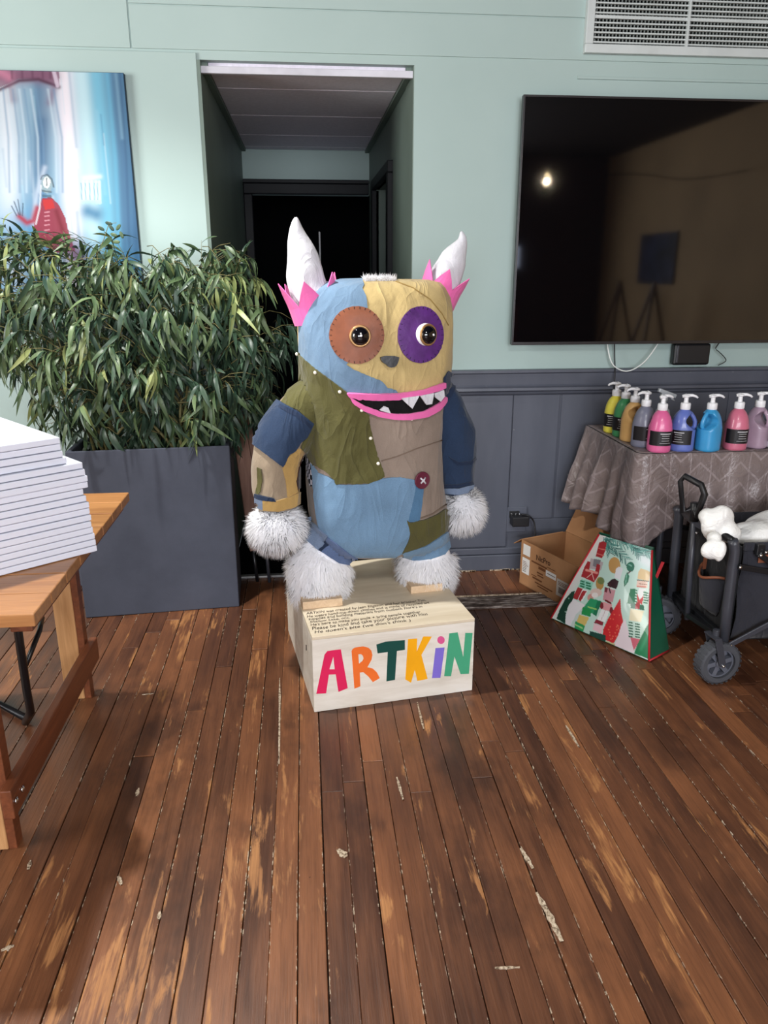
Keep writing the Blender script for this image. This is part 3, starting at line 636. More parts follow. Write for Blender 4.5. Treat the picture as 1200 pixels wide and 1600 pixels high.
def loft_rows(rows, cyl, name, m, n_exp, sub=3, nseg=112, depth=None, parent=fg, amp=.009, label=None):
    """rows: (pixel y, x left, x right, half depth); cross-section a superellipse"""
    R_ = []
    for (y, xl, xr, dp) in rows:
        a = WBi @ wb(xl, y, cyl); b_ = WBi @ wb(xr, y, cyl); R_.append(((a.x+b_.x)/2, (b_.x-a.x)/2, (a.z+b_.z)/2, dp))
    out = []
    for i in range(len(R_)-1):
        p0, p1, p2, p3 = R_[max(i-1, 0)], R_[i], R_[i+1], R_[min(i+2, len(R_)-1)]
        st = max(1, int(abs(p2[2]-p1[2])/.012))
        for k in range(st):
            q_ = k/st; out.append([p1[j]+(p2[j]-p1[j])*q_ if j == 2 else max(.004, .5*((2*p1[j])+(p2[j]-p0[j])*q_+(2*p0[j]-5*p1[j]+4*p2[j]-p3[j])*q_*q_+(p1[j]*3-p0[j]-3*p2[j]+p3[j])*q_**3)) for j in range(4)])
    out.append(list(R_[-1])); rings = []
    for cx, w_, z, dp in out:
        rg = []
        for i in range(nseg):
            a = 2*PI*i/nseg; c_, s_ = math.cos(a), math.sin(a); e = 2/n_exp
            x = math.copysign(abs(c_)**e, c_); y = math.copysign(abs(s_)**e, s_)
            p = Vector((cx+w_*x, cyl+dp*y, z)); nr = Vector((x/max(w_, .01), y/max(dp, .01), 0)).normalized()
            p += nr*wrinkle(p, amp*min(1, min(w_, dp)/.08)); rg.append(WB @ p)
        rings.append(rg)
    mb = MB().rings(rings, True); o = mb.build(name, m, parent, smooth=True, label=label)
    BVS[name] = (mb.v, mb.f); return o
def tube_px(pts, name, m, parent=fg, n=40, amp=.005, label=None):
    """pts: (px, py, local depth, radius m [, squash])"""
    P = [wb(p[0], p[1], p[2]) for p in pts]; rr_ = [p[3] for p in pts]; pp, qq = [], []
    for i in range(len(P)-1):
        p0, p1, p2, p3 = P[max(i-1, 0)], P[i], P[i+1], P[min(i+2, len(P)-1)]
        for k in range(7):
            q_ = k/7; pp.append(.5*((2*p1)+(p2-p0)*q_+(2*p0-5*p1+4*p2-p3)*q_*q_+(p1*3-p0-3*p2+p3)*q_**3)); qq.append(rr_[i]+(rr_[i+1]-rr_[i])*q_)
    pp.append(P[-1]); qq.append(rr_[-1])
    mb = MB().tube(pp, qq, n); mb.v = [p+Vector((noise.noise(p*13), noise.noise(p*13+Vector((9, 0, 0))), noise.noise(p*13+Vector((0, 7, 0)))))*amp*1.3 for p in mb.v]
    o = mb.build(name, m, parent, smooth=True, label=label); BVS[name] = (mb.v, mb.f); return o
CYL = .385
head = loft_rows([(436, 560, 640, .02), (437, 530, 672, .075), (441, 508, 690, .115), (450, 490, 693, .145), (465, 476, 698, .165), (490, 469, 700, .185), (530, 467, 700, .198), (570, 469, 698, .203), (596, 475, 694, .200), (612, 484, 689, .190), (622, 498, 684, .165), (627, 530, 660, .10)], CYL, 'head', F_must, 2.7, label='mustard cloth head')
torso = loft_rows([(545, 500, 670, .08), (560, 474, 688, .165), (590, 471, 689, .19), (640, 474, 686, .188), (700, 479, 684, .190), (750, 481, 686, .196), (795, 484, 691, .196), (822, 490, 692, .186), (840, 502, 690, .166), (853, 524, 674, .13), (861, 556, 634, .07)], CYL, 'torso', F_taupe, 2.7, label='taupe cloth torso')
armL = tube_px([(520, 612, CYL, .075), (490, 632, CYL-.02, .088), (456, 668, CYL-.03, .092), (434, 710, CYL-.04, .088), (430, 750, CYL-.05, .084), (436, 792, CYL-.06, .074)], 'left_arm', F_tanarm, label='tan cloth arm with a denim upper sleeve')
armR = tube_px([(672, 600, CYL+.02, .05), (694, 630, CYL+.02, .066), (706, 680, CYL+.01, .088), (711, 725, CYL+.0, .080), (715, 768, CYL-.01, .058)], 'right_arm', F_dark, label='dark denim arm')
legL = tube_px([(535, 820, CYL-.01, .09), (512, 850, CYL-.02, .100), (500, 885, CYL-.03, .105), (498, 908, CYL-.03, .098), (498, 926, CYL-.02, .085)], 'left_leg', M_furbase, label='white furry leg')
legR = tube_px([(655, 810, CYL, .085), (660, 845, CYL-.005, .092), (667, 880, CYL-.01, .100), (668, 898, CYL+.0, .094), (668, 912, CYL+.01, .082)], 'right_leg', M_furbase, label='white furry leg with denim above')
pawL = MB().ell(wb(433, 822, CYL-.06), .082, .08, .072, 24, 16, WB.to_3x3()); pawLo = pawL.build('left_paw', M_furbase, fg, smooth=True, label='white furry paw'); BVS['left_paw'] = (pawL.v, pawL.f)
pawR = MB().ell(wb(721, 794, CYL-.01), .066, .075, .066, 24, 16, WB.to_3x3()); pawRo = pawR.build('right_paw', M_furbase, fg, smooth=True, label='white furry paw'); BVS['right_paw'] = (pawR.v, pawR.f)
def bvh(*names):
    V, F_ = [], []
    for n_ in names:
        v_, f_ = BVS[n_]; b_ = len(V); V += v_; F_ += [tuple(i+b_ for i in f) for f in f_]
    return BVHTree.FromPolygons(V, F_)
def hit(bv, x, y, dl=None):
    d = ray(x, y).normalized(); h = bv.ray_cast(Cv, d)
    if h[0] is None:
        p = wb(x, y, CYL-.02); h = bv.find_nearest(p)
    p, nn = h[0], h[1]
    if nn.dot(d) > 0: nn = -nn
    return p, nn
def resample(poly, st, closed=True):
    o = []; n_ = len(poly)
    for i in range(n_ if closed else n_-1):
        a = poly[i]; b_ = poly[(i+1) % n_]; k = max(1, int(math.hypot(b_[0]-a[0], b_[1]-a[1])/st))
        o += [(a[0]+(b_[0]-a[0])*j/k, a[1]+(b_[1]-a[1])*j/k) for j in range(k)]
    if not closed: o.append(poly[-1])
    return o
def smooth_poly(poly):
    o = []; n_ = len(poly)
    for i in range(n_):
        a, b_ = poly[i], poly[(i+1) % n_]; o += [(a[0]*.75+b_[0]*.25, a[1]*.75+b_[1]*.25), (a[0]*.25+b_[0]*.75, a[1]*.25+b_[1]*.75)]
    return o
def patch(name, poly, off, m, bv, parent=fg, label=None, thick=.004, st=3.0, grid=4.0, rnd=False, wob=.35, flat=False):
    if rnd: poly = smooth_poly(poly)
    B_ = resample(poly, st); B_ = [(x+wob*noise.noise(Vector((x*.3, y*.3, off*100)))*1.5, y+wob*noise.noise(Vector((y*.3, x*.3, 5)))*1.5) for x, y in B_]
    xs = [p[0] for p in B_]; ys = [p[1] for p in B_]; G = []
    gx_, gy_ = np.meshgrid(np.arange(min(xs)+grid/2, max(xs), grid), np.arange(min(ys)+grid/2, max(ys), grid))
    ins = in_poly(gx_, gy_, B_)
    for x, y in zip(gx_[ins], gy_[ins]):
        if seg_d(np.array(x), np.array(y), B_+[B_[0]]) > grid*.45: G.append((float(x), float(y)))
    pts = [Vector(p) for p in B_+G]; nb = len(B_)
    r = delaunay_2d_cdt(pts, [(i, (i+1) % nb) for i in range(nb)], [], 1, 1e-5)
    P2 = [tuple(p) for p in r[0]]; tri = [tuple(f) for f in r[2]]
    ec = {}
    for f in tri:
        for i in range(len(f)):
            e = (f[i], f[(i+1) % len(f)]); k = (min(e), max(e)); ec.setdefault(k, []).append(e)
    H = [hit(bv, *p) for p in P2]; N = len(P2)
    if flat:
        pc = sum((h[0] for h in H), Vector())/N; nc = sum((h[1] for h in H), Vector()).normalized(); nc = (nc+nf*2).normalized()
        H = [(Cv+ray(*p)*((pc-Cv).dot(nc)/ray(*p).dot(nc)), nc) for p in P2]
    vs_ = [p+nn*off for p, nn in H]+[p+nn*(off-thick) for p, nn in H]
    fs = list(tri)+[(a[0], a[1], N+a[1], N+a[0]) for k, l in ec.items() if len(l) == 1 for a in l]
    mb = MB().add(vs_, fs); used = {}
    # drop unused lower vertices
    keep = sorted({i for f in fs for i in f}); mp = {k: i for i, k in enumerate(keep)}
    mb.v = [vs_[i] for i in keep]; mb.f = [tuple(mp[i] for i in f) for f in fs]
    return mb.build(name, m, parent, smooth=True, label=label, autosm=50)
bH = bvh('head'); bHT = bvh('head', 'torso'); bT = bvh('torso'); bSL = bvh('head', 'torso', 'left_arm'); bAL = bvh('left_arm'); bAR = bvh('right_arm'); bTL = bvh('torso', 'left_leg', 'right_leg'); bLR = bvh('right_leg', 'torso')
patch('face_patch', [(516, 436), (566, 436), (569, 445), (566, 452), (572, 462), (574, 480), (560, 520), (542, 570), (552, 577), (575, 587), (596, 595), (606, 606), (618, 609), (624, 616), (590, 619), (545, 616), (525, 606), (488, 578), (466, 548), (460, 540), (458, 500), (466, 472), (484, 450), (500, 441)], .004, F_blue, bH, label='blue cotton patch on the head', wob=.8)
patch('shirt_patch', [(463, 552), (472, 556), (492, 574), (516, 592), (546, 614), (549, 626), (566, 641), (576, 648), (578, 665), (584, 690), (590, 712), (601, 744), (592, 749), (576, 755), (548, 755), (526, 756), (524, 750), (510, 735), (492, 726), (482, 712), (468, 700), (487, 661), (464, 640), (440, 633), (446, 622), (462, 592), (458, 570)], .009, F_olive, bSL, label='olive green shirt piece', thick=.008, wob=.9)
patch('sleeve_patch', [(436, 627), (464, 642), (488, 661), (478, 682), (468, 690), (460, 703), (450, 710), (441, 729), (420, 712), (394, 691), (404, 670), (420, 648)], .013, F_dark, bvh('left_arm', 'torso'), label='dark denim sleeve piece', thick=.014)
patch('sleeve_hem', [(441, 634), (464, 645), (485, 664), (482, 668), (462, 650), (439, 639)], .0155, F_navy, bvh('left_arm', 'torso'), label='stitched denim hem')
patch('arm_patch', [(462, 702), (474, 700), (480, 712), (470, 745), (466, 770), (449, 777), (446, 752), (441, 731), (449, 716)], .003, F_must2, bAL, label='mustard twill patch on the arm')
patch('fleece_patch', [(472, 712), (482, 708), (486, 735), (482, 765), (465, 768), (462, 752), (466, 730)], .0055, F_brownfur, bAL, label='dark brown fleece patch inside the arm')
patch('arm_trim', [(403, 730), (409, 733), (411, 750), (408, 768), (402, 775), (400, 770), (404, 755)], .006, F_olive, bAL, label='olive trim')
patch('cuff', [(400, 778), (413, 782), (413, 796), (401, 791)], .008, F_cuff, bAL, label='pale blue cuff', thick=.01)
patch('cuff', [(412, 781), (430, 783), (452, 776), (478, 762), (480, 768), (474, 782), (458, 792), (436, 798), (413, 796)], .009, F_must2, bAL, label='mustard cuff', thick=.01)
patch('cuff_roll', [(401, 771), (415, 775), (429, 778), (431, 783), (415, 781), (401, 777)], .013, F_navy, bAL, label='rolled navy denim', thick=.01)
M_check = NT('black_white_check'); g = M_check.coord(); ck = M_check.n('TexChecker'); M_check.set(ck.inputs[0], g); ck.inputs['Scale'].default_value = 55; ck.inputs[1].default_value = lin((210, 210, 222)); ck.inputs[2].default_value = lin((24, 26, 34)); M_check = M_check.out(ck.outputs[0], .9, .2)
patch('flannel_patch', [(479, 712), (490, 722), (491, 758), (486, 760), (480, 740)], .004, M_check, bT, label='black and white checked patch')
patch('jeans_patch', [(487, 724), (497, 738), (512, 744), (524, 750), (526, 757), (548, 757), (574, 756), (598, 747), (622, 745), (650, 750), (647, 770), (643, 790), (637, 815), (640, 835), (636, 846), (628, 863), (612, 874), (585, 880), (560, 882), (546, 884), (530, 876), (514, 858), (503, 836), (497, 815), (492, 780), (490, 745)], .006, F_jean, bT, label='light blue denim belly patch', thick=.007, wob=.6)
patch('jeans_strip', [(647, 751), (661, 762), (659, 785), (655, 812), (648, 815), (637, 815), (643, 785)], .005, F_jean2, bT, label='mid blue denim strip')
patch('hip_patch', [(635, 812), (640, 816), (664, 811), (680, 804), (694, 795), (700, 800), (696, 828), (683, 838), (664, 850), (632, 862), (628, 862), (637, 846), (640, 832)], .010, F_olive, bvh('torso', 'right_leg'), label='olive green patch on the hip', thick=.008)
patch('thigh_patch', [(628, 862), (634, 860), (664, 851), (684, 839), (696, 830), (700, 855), (692, 866), (672, 873), (650, 875), (632, 870)], .012, F_jean, bvh('right_leg', 'torso'), label='blue denim thigh piece', thick=.012)
patch('cuff', [(476, 809), (484, 812), (514, 836), (509, 846), (500, 861), (483, 846), (470, 834)], .013, F_cuff, bTL, label='grey blue rolled leg cuff', thick=.014)
patch('cuff', [(514, 838), (530, 850), (545, 862), (559, 871), (547, 883), (528, 879), (512, 869), (501, 861), (508, 850)], .011, F_cuff2, bTL, label='violet blue leg cuff', thick=.012)
patch('cuff_gap', [(511, 843), (515, 849), (508, 856), (502, 862), (500, 859), (506, 851)], .018, F_navy, bTL, label='dark strip painting the shaded gap between cuffs', thick=.008)  # navy strip that paints the shaded gap between the two cuffs
patch('cuff_hem', [(693, 757), (715, 757), (738, 752), (739, 757), (716, 762), (694, 762)], .004, F_navy, bAR, label='stitched navy hem')
patch('cuff', [(693, 763), (716, 763), (739, 757), (737, 768), (716, 772), (696, 770)], .006, F_cuff, bAR, label='grey blue cuff', thick=.008)
patch('shoulder_patch', [(691, 590), (698, 579), (704, 584), (709, 608), (704, 620), (695, 624), (690, 614)], .010, F_navy, bvh('head', 'torso', 'right_arm'), label='dark denim shoulder corner')
patch('elbow_fold', [(700, 712), (715, 722), (735, 721), (745, 712), (746, 716), (735, 726), (714, 727)], .004, F_navy, bAR, label='folded denim seam')
# seams as raised stitched cords
def seam(pts, r, m, bv, off=.002, name='seam', label=None, parent=fg):
    P = [hit(bv, *p) for p in resample(pts, 4, False)]
    return MB().tube([p+nn*off for p, nn in P], r, 6).build(name, m, parent, smooth=True, label=label)
F_seamt = plain('dark_taupe_thread', (120, 104, 92), .9, .1); F_seamm = plain('dark_mustard_thread', (150, 124, 74), .9, .1)
seam([(596, 720), (620, 713), (650, 701), (690, 688)], .0022, F_seamt, bT); seam([(655, 810), (675, 803), (697, 788)], .003, F_seamt, bT)
seam([(618, 440), (645, 450), (672, 468), (690, 490), (700, 508)], .0018, F_seamm, bH); seam([(622, 437), (590, 437), (545, 437), (518, 437)], .003, F_navy, bH, -.001)
# mouth
mo = patch('mouth', [(548, 622), (590, 626), (640, 622), (692, 607), (691, 622), (676, 636), (650, 646), (622, 646), (590, 641), (566, 633)], .010, F_blackf, bHT, label='black open mouth', thick=.01)
patch('upper_lip', [(543, 612), (560, 613), (590, 614), (625, 613), (660, 608), (691, 597), (692, 604), (680, 609), (650, 616), (622, 621), (590, 622), (560, 621), (546, 617)], .017, F_pink, bHT, label='pink felt upper lip', thick=.012)
patch('lower_lip', [(547, 618), (556, 625), (570, 633), (592, 641), (615, 645), (637, 645), (660, 641), (680, 630), (693, 617), (692, 627), (683, 640), (664, 651), (640, 655), (615, 655), (590, 650), (568, 641), (552, 630)], .017, F_pink, bHT, label='pink felt lower lip', thick=.012)
for tp in ([(624, 620), (652, 616), (641, 636), (631, 627)], [(652, 616), (674, 612), (671, 629), (662, 630)], [(674, 612), (689, 607), (690, 617), (684, 625), (675, 618)], [(591, 639), (598, 633), (604, 635), (608, 644)]):
    patch('tooth', tp, .024, F_white, bHT, label='white felt tooth', thick=.010, st=2, grid=3, wob=0, flat=True)
patch('nose', [(593, 556), (622, 556), (620, 565), (616, 573), (607, 574), (602, 569), (595, 565)], .020, F_nose, bHT, label='dark leather nose', thick=.022, st=2, grid=3, wob=0, rnd=True)
# eyes
def ellp(cx, cy_, rx, ry, n_=40): return [(cx+rx*math.cos(2*PI*i/n_), cy_+ry*math.sin(2*PI*i/n_)) for i in range(n_)]
EYE = []
for k, (cx, cy_, rx, ry, m, lab) in enumerate(((557.5, 524, 42, 44.5, F_leather, 'round rust leather eye patch'), (656, 523.5, 35, 44, F_purple, 'round purple satin eye patch'))):
    pa_ = patch('eye_patch', ellp(cx, cy_, rx, ry), .008, m, bH, label=lab, thick=.007, wob=.5)
    mb = MB()
    for i in range(30):
        a = 2*PI*i/30; p, nn = hit(bH, cx+(rx-1)*math.cos(a), cy_+(ry-1)*math.sin(a)); p2_, _ = hit(bH, cx+(rx-4.2)*math.cos(a), cy_+(ry-4.2)*math.sin(a))
        mb.bar(p+nn*.0088, p2_+nn*.0088, .0016, .0012)
    mb.build('stitching', F_blackf, pa_, kind='stuff')
M_gold = plain('gold_rim', (170, 132, 88), .35, .5, metal=.5, bump=0); M_white = plain('eye_white', (236, 234, 238), .25, .5, var=.01, bump=0)
t = NT('black_glass_eye'); M_eye = t.out((.003, .003, .005, 1), .03, .8)
def basis(nn):
    z = nn.normalized(); x = Vector((0, 0, 1)).cross(z).normalized(); y = z.cross(x); return Matrix((x, y, z)).transposed()
for k, (ex, ey, gz, sc) in enumerate(((562, 525, (-.12, -1, .05), 1.0), (664, 523, (.42, -1, .05), 1.02))):
    p, nn = hit(bH, ex, ey); gzv = Vector(gz).normalized(); gzv = (WB.to_3x3() @ Vector((gz[0]+.0, gz[1], gz[2]))).normalized()
    e = MB().ell(p-nn*.002, .038*sc, .038*sc, .030, 28, 16, basis(nn)).build('eyeball', M_white if k else F_leather, fg, smooth=True, label='white bulging eyeball' if k else 'leather covered eye socket')
    c0 = p-nn*.002+gzv*.019
    MB().torus(c0, .0315*sc, .0042, basis(gzv), 36, 8).build('eye_rim', M_gold, e, smooth=True, label='golden ring')
    MB().ell(c0, .0295*sc, .0295*sc, .020, 32, 18, basis(gzv)).build('pupil', M_eye, e, smooth=True, label='black glass dome')
    c1 = c0+gzv*.0192+Rv*.001+Vector((0, 0, .002)) if k == 0 else c0+gzv*.0178+Rv*.006+Vector((0, 0, .0))
    MB().ell(c1, .0042, .0042, .0018, 12, 6, basis(gzv)).build('eye_glint', M_white, e, smooth=True, label='white dot painted as an eye highlight')  # white dot added on the dome as a painted highlight
# big button
p, nn = hit(bT, 657, 749.5); Bq = basis(nn); p = p+nn*.008
bt = MB().lathe([(.0, 0), (.028, 0), (.0305, .003), (.0305, .006), (.028, .0085), (.024, .0075), (.0, .0072)], 32, p-nn*.0, Bq).build('button', plain('maroon_button', (96, 34, 54), .5, .4, bump=.05), fg, smooth=True, label='big maroon button', autosm=40)
q0 = p+nn*.009
mb = MB()
for a, b_ in (((-.010, .010), (.011, -.012)), ((.010, .010), (-.009, -.009))):
    mb.tube([q0+Bq @ Vector((a[0], a[1], -.001)), q0+Bq @ Vector(((a[0]+b_[0])/2+.001, (a[1]+b_[1])/2, .002)), q0+Bq @ Vector((b_[0], b_[1], -.001))], .0032, 8)
mb.build('cross_stitch', F_white, bt, smooth=True, label='white cross stitch')
M_pearl = plain('pearl_white', (232, 228, 214), .3, .6, var=.01, bump=0)
for x, y in ((469, 553), (496, 581), (532.5, 610), (564.5, 640), (578, 684), (590, 723.5), (641, 655)):
    p, nn = hit(bSL, x, y); MB().ell(p+nn*.012, .0062 if x != 641 else .0035, .0062 if x != 641 else .0035, .005, 12, 8, basis(nn)).build('pearl_pin', M_pearl, fg, smooth=True)
# horns with felt collars
def horn(name, pts, petals, lab):
    h = tube_px(pts, name, F_white, n=30, amp=.007, label=lab)
    b0, b1 = wb(pts[1][0], pts[1][1], pts[1][2]), wb(pts[2][0], pts[2][1], pts[2][2]); ax = (b1-b0).normalized(); r0 = pts[1][3]*1.12
    x = ax.orthogonal().normalized(); x = (Rv-ax*Rv.dot(ax)).normalized(); y = ax.cross(x)
    mb = MB(); n_ = 6; rs_ = random.Random(len(name)*3+2)
    for k in range(n_):
        a0, a1 = 2*PI*(k-.02)/n_, 2*PI*(k+1.02)/n_; am = (a0+a1)/2; L = petals*rs_.uniform(.85, 1.15); fl = rs_.uniform(.05, .3)
        def P_(a, hgt, rad): return b0+ax*(hgt-.035)+(x*math.cos(a)+y*math.sin(a))*rad
        base_ = [P_(a0+(a1-a0)*i/4, -.045, r0*1.06) for i in range(5)]; low = [P_(a0+(a1-a0)*i/4, .012, r0*1.10) for i in range(5)]
        mid_ = [P_(am+(a1-a0)*(i-2)/4*.5, .012+L*.5, r0*(1.12+fl*.3)) for i in range(5)]; tip = P_(am, .012+L, r0*(1.12+fl))
        b_ = len(mb.v); mb.add(base_+low+mid_+[tip], [(i, i+1, 6+i, 5+i) for i in range(4)]+[(5+i, 6+i, 11+i, 10+i) for i in range(4)]+[(10+i, 11+i, 15) for i in range(4)])
    o = mb.build('felt_collar', F_pink, h, label='pink felt collar of points')
    s_ = o.modifiers.new('solid', 'SOLIDIFY'); s_.thickness = .003; s_.offset = 0
    return h
HY = CYL-.01
horn('horn', [(500, 492, HY, .072), (487, 462, HY, .070), (478, 430, HY, .062), (472, 400, HY, .050), (465, 370, HY, .032), (462, 350, HY, .017), (461, 340, HY, .004)], .085, 'left white cotton horn')
horn('horn', [(684, 462, HY, .055), (693, 441, HY, .058), (700, 424, HY, .054), (709, 405, HY, .045), (717, 388, HY, .031), (721, 374, HY, .018), (719, 362, HY, .003)], .065, 'right white cotton horn')
# feet
for (x0, x1, y0) in ((-.018, .150, .232), (.42, .545, .27)):
    q0 = WBi @ L2W(0, 0, 0)
    mb = MB(); mb.box(x0 if x0 > 0 else .004, y0-.012, BHT+.0005, x1, y0+.24, BHT+.030, WB); mb.build('foot_block', wood('foot_pine', (206, 176, 142), (226, 200, 168), 'Y', .6), fg, bevel=.002, label='bare pine foot block')
# fur
def fur(name, src, n_, L, parent, zmax=None, zmin=None, flt=None, seed=1, down=.55, wd=.0016, out=.7):
    rs_ = random.Random(seed); V, F_ = BVS[src]; A = []; T_ = []
    for f in F_:
        if len(f) > 4: continue
        a = V[f[0]]
        for i in range(1, len(f)-1): T_.append((a, V[f[i]], V[f[i+1]])); A.append((V[f[i]]-a).cross(V[f[i+1]]-a).length/2)
    ctr = sum(V, Vector())/len(V); cum = np.cumsum(A); mb = MB(); vs_, fs, NRM = [], [], []
    allp = np.searchsorted(cum, np.array([rs_.random() for _ in range(n_)])*cum[-1])
    for ti in allp:
        a, b_, c_ = T_[min(ti, len(T_)-1)]; u, v_ = rs_.random(), rs_.random()
        if u+v_ > 1: u, v_ = 1-u, 1-v_
        p = a+(b_-a)*u+(c_-a)*v_
        if flt and not flt(p): continue
        nn = (b_-a).cross(c_-a).normalized()
        if nn.dot(p-ctr) < 0: nn = -nn
        cl = noise.noise_vector(p*22)*.55
        d = (nn*out+Vector((0, 0, -down))+cl+Vector((rs_.gauss(0, .14), rs_.gauss(0, .14), rs_.gauss(0, .14)))).normalized()
        l_ = L*rs_.uniform(.6, 1.15); s_ = d.cross(nn+Vector((rs_.gauss(0, .25), rs_.gauss(0, .25), rs_.gauss(0, .25)))).normalized()*wd
        NRM += [(nn+Vector((0, 0, .2))-Vector((0, .35, 0))+cl*.2).normalized()]*5; k = len(vs_); m_ = p+d*l_*.5; e_ = p+d*l_+Vector((0, 0, -.18*l_))
        if (s_.cross(d)).dot(nn) < 0: s_ = -s_
        vs_ += [p-s_, p+s_, m_-s_*.8, m_+s_*.8, e_]; fs += [(k, k+1, k+3, k+2), (k+2, k+3, k+4)]
    mb.v = vs_; mb.f = fs; mb.mi = [0]*len(fs)
    o = mb.build(name, M_fur, parent, recalc=False, smooth=True, kind='stuff'); q3 = WM[parent.name].inverted().to_3x3()
    o.data.normals_split_custom_set_from_vertices([tuple(q3 @ v_) for v_ in NRM]); return o
def below(pts):     # keep fur below a cuff line given in pixels
    def f(p):
        D_ = p-Cv; z = D_.dot(Fv); x, y = 600+FOC*D_.dot(Rv)/z, 800-FOC*D_.dot(Uv)/z
        if x <= pts[0][0]: return y > pts[0][1]
        for (x1, y1), (x2, y2) in zip(pts[:-1], pts[1:]):
            if x1 <= x <= x2: return y > y1+(y2-y1)*(x-x1)/(x2-x1)
        return y > pts[-1][1]
    return f
fur('fur', 'left_leg', 15000, .040, legL, flt=below([(465, 835), (483, 848), (501, 863), (520, 878), (548, 884)]), seed=2)
fur('fur', 'right_leg', 12000, .040, legR, flt=below([(620, 862), (633, 872), (655, 877), (678, 874), (700, 866)]), seed=3)
fur('fur', 'left_paw', 12000, .042, pawLo, flt=below([(395, 789), (415, 795), (440, 797), (462, 789), (480, 775)]), seed=4, down=.35)
fur('fur', 'right_paw', 11000, .046, pawRo, flt=below([(690, 770), (715, 772), (738, 768), (745, 755)]), seed=5, down=.25)
# fluffy trim on the crown
mb = MB(); rs_ = random.Random(9); a, b_ = wb(570, 437, .30), wb(618, 437, .30)
for i in range(1100):
    p = a.lerp(b_, rs_.random())+uyv*rs_.uniform(-.004, .03)+Vector((0, 0, rs_.uniform(-.012, .006))); d = Vector((rs_.gauss(0, .5), rs_.gauss(0, .5)-.3, rs_.gauss(.9, .4))).normalized(); l_ = rs_.uniform(.010, .022)
    s_ = d.orthogonal().normalized()*.0016; s2 = d.cross(s_).normalized()*.0016; k = len(mb.v)
    mb.add([p-s_, p+s_, p+s2, p+d*l_], [(0, 1, 3), (1, 2, 3), (2, 0, 3)])
mb.build('crown_tuft', M_fur, fg, kind='stuff', label='white fluffy yarn tuft')
# ================================================================== LEFT: TIMBER TABLE, CANVASES, STOOL
M_table = wood('orange_varnished_pine', (152, 102, 62), (190, 136, 86), 'X', .28, .5)
M_leg = wood('pale_pine_leg', (176, 128, 82), (214, 166, 116), 'Z', .45)
M_rail = wood('brown_stained_rail', (98, 54, 34), (132, 76, 48), 'Y', .4)
TT = .75; tbl = thing('timber_table', 'orange varnished timber table with planked top and low stretcher', 'table', (-1.1, 2.04, 0))
y = 1.563; k = 0
for wdt in (.118, .12, .12, .118, .12, .118, .12, .117):
    MB().box(-1.62, y+.0012, TT-.030, -.592, y+wdt-.0012, TT+(-.0008 if k % 2 else 0)).build('tabletop_plank', M_table, tbl, bevel=.003); y += wdt; k += 1
for yy in (1.745, 2.492):
    MB().box(-.878, yy, 0, -.812, yy+.045, TT-.031).build('leg', M_leg, tbl, bevel=.003)
    MB().box(-.812, yy+.002, 0.0, -.790, yy+.043, TT-.031).build('leg_side', M_rail, tbl, bevel=.002)  # right side of the leg, laid on as a separate browner strip
    MB().box(-1.50, yy, 0, -1.43, yy+.045, TT-.031).build('leg', M_leg, tbl, bevel=.003)
    MB().box(-1.43, yy+.008, TT-.12, -.878, yy+.038, TT-.031).build('apron', M_rail, tbl, bevel=.002)
MB().box(-.790, 1.70, .128, -.762, 2.55, .212).build('stretcher', M_rail, tbl, bevel=.003)
MB().box(-.660, 1.60, TT-.058, -.612, 2.50, TT-.031).build('edge_batten', M_rail, tbl, bevel=.003)
for yy in (1.72, 1.765):
    MB().lathe([(.009, 0), (.009, .004), (.003, .007)], 10, (-.762, yy, .17), Matrix.Rotation(PI/2, 3, 'Y')).build('bolt', M_chrome, tbl, smooth=True)
# canvases: 18, each its own thing
M_canv = plain('white_shrinkwrapped_canvas', (218, 222, 236), .38, .4, var=.015, nscale=3, bump=.06, bscale=30, coat=.25)
ang = math.radians(39.4); cnr = onZ(152, 862, TT); ORD = ['topmost', 'second', 'third', 'fourth', 'fifth', 'sixth', 'seventh', 'eighth', 'ninth', 'tenth', 'eleventh', 'twelfth', 'thirteenth', 'fourteenth', 'fifteenth', 'sixteenth', 'seventeenth', 'lowest']
def canvas_mesh(Wc, Dc, Hc):
    mb = MB()
    mb.box(-Wc, 0, 0.0008, 0, Dc, Hc); return mb
xs_ = [-.072, -.070, -.068, -.060, -.013, -.010, -.004, -.003, -.020, -.014, -.009, -.008, -.007, -.010, -.005, -.001, 0, .001]
rs_ = random.Random(11); H1 = .0172; me0 = None
for k in range(18):
    z = TT+.001+(17-k)*H1; dx = xs_[k]*.75; dy = rs_.uniform(-.004, .004)+(.012 if k < 4 else 0)
    loc = Vector((cnr.x+dx*math.cos(ang)-dy*math.sin(ang), cnr.y+dx*math.sin(ang)+dy*math.cos(ang), z))
    if me0 is None:
        o = canvas_mesh(.52, .41, H1-.0009).build('stretched_canvas', M_canv, bevel=.0022); me0 = o
    else:
        o = me0.copy(); COL.objects.link(o)
    place(o, loc, ang+rs_.uniform(-.008, .008))
    tag(o, ('white wrapped canvas, %s of the stack on the timber table' % ORD[k]) if k in (0, 17) else ('white wrapped canvas, %s from the top of the stack on the timber table' % ORD[k]), 'canvas', 'white canvases stacked on the timber table')
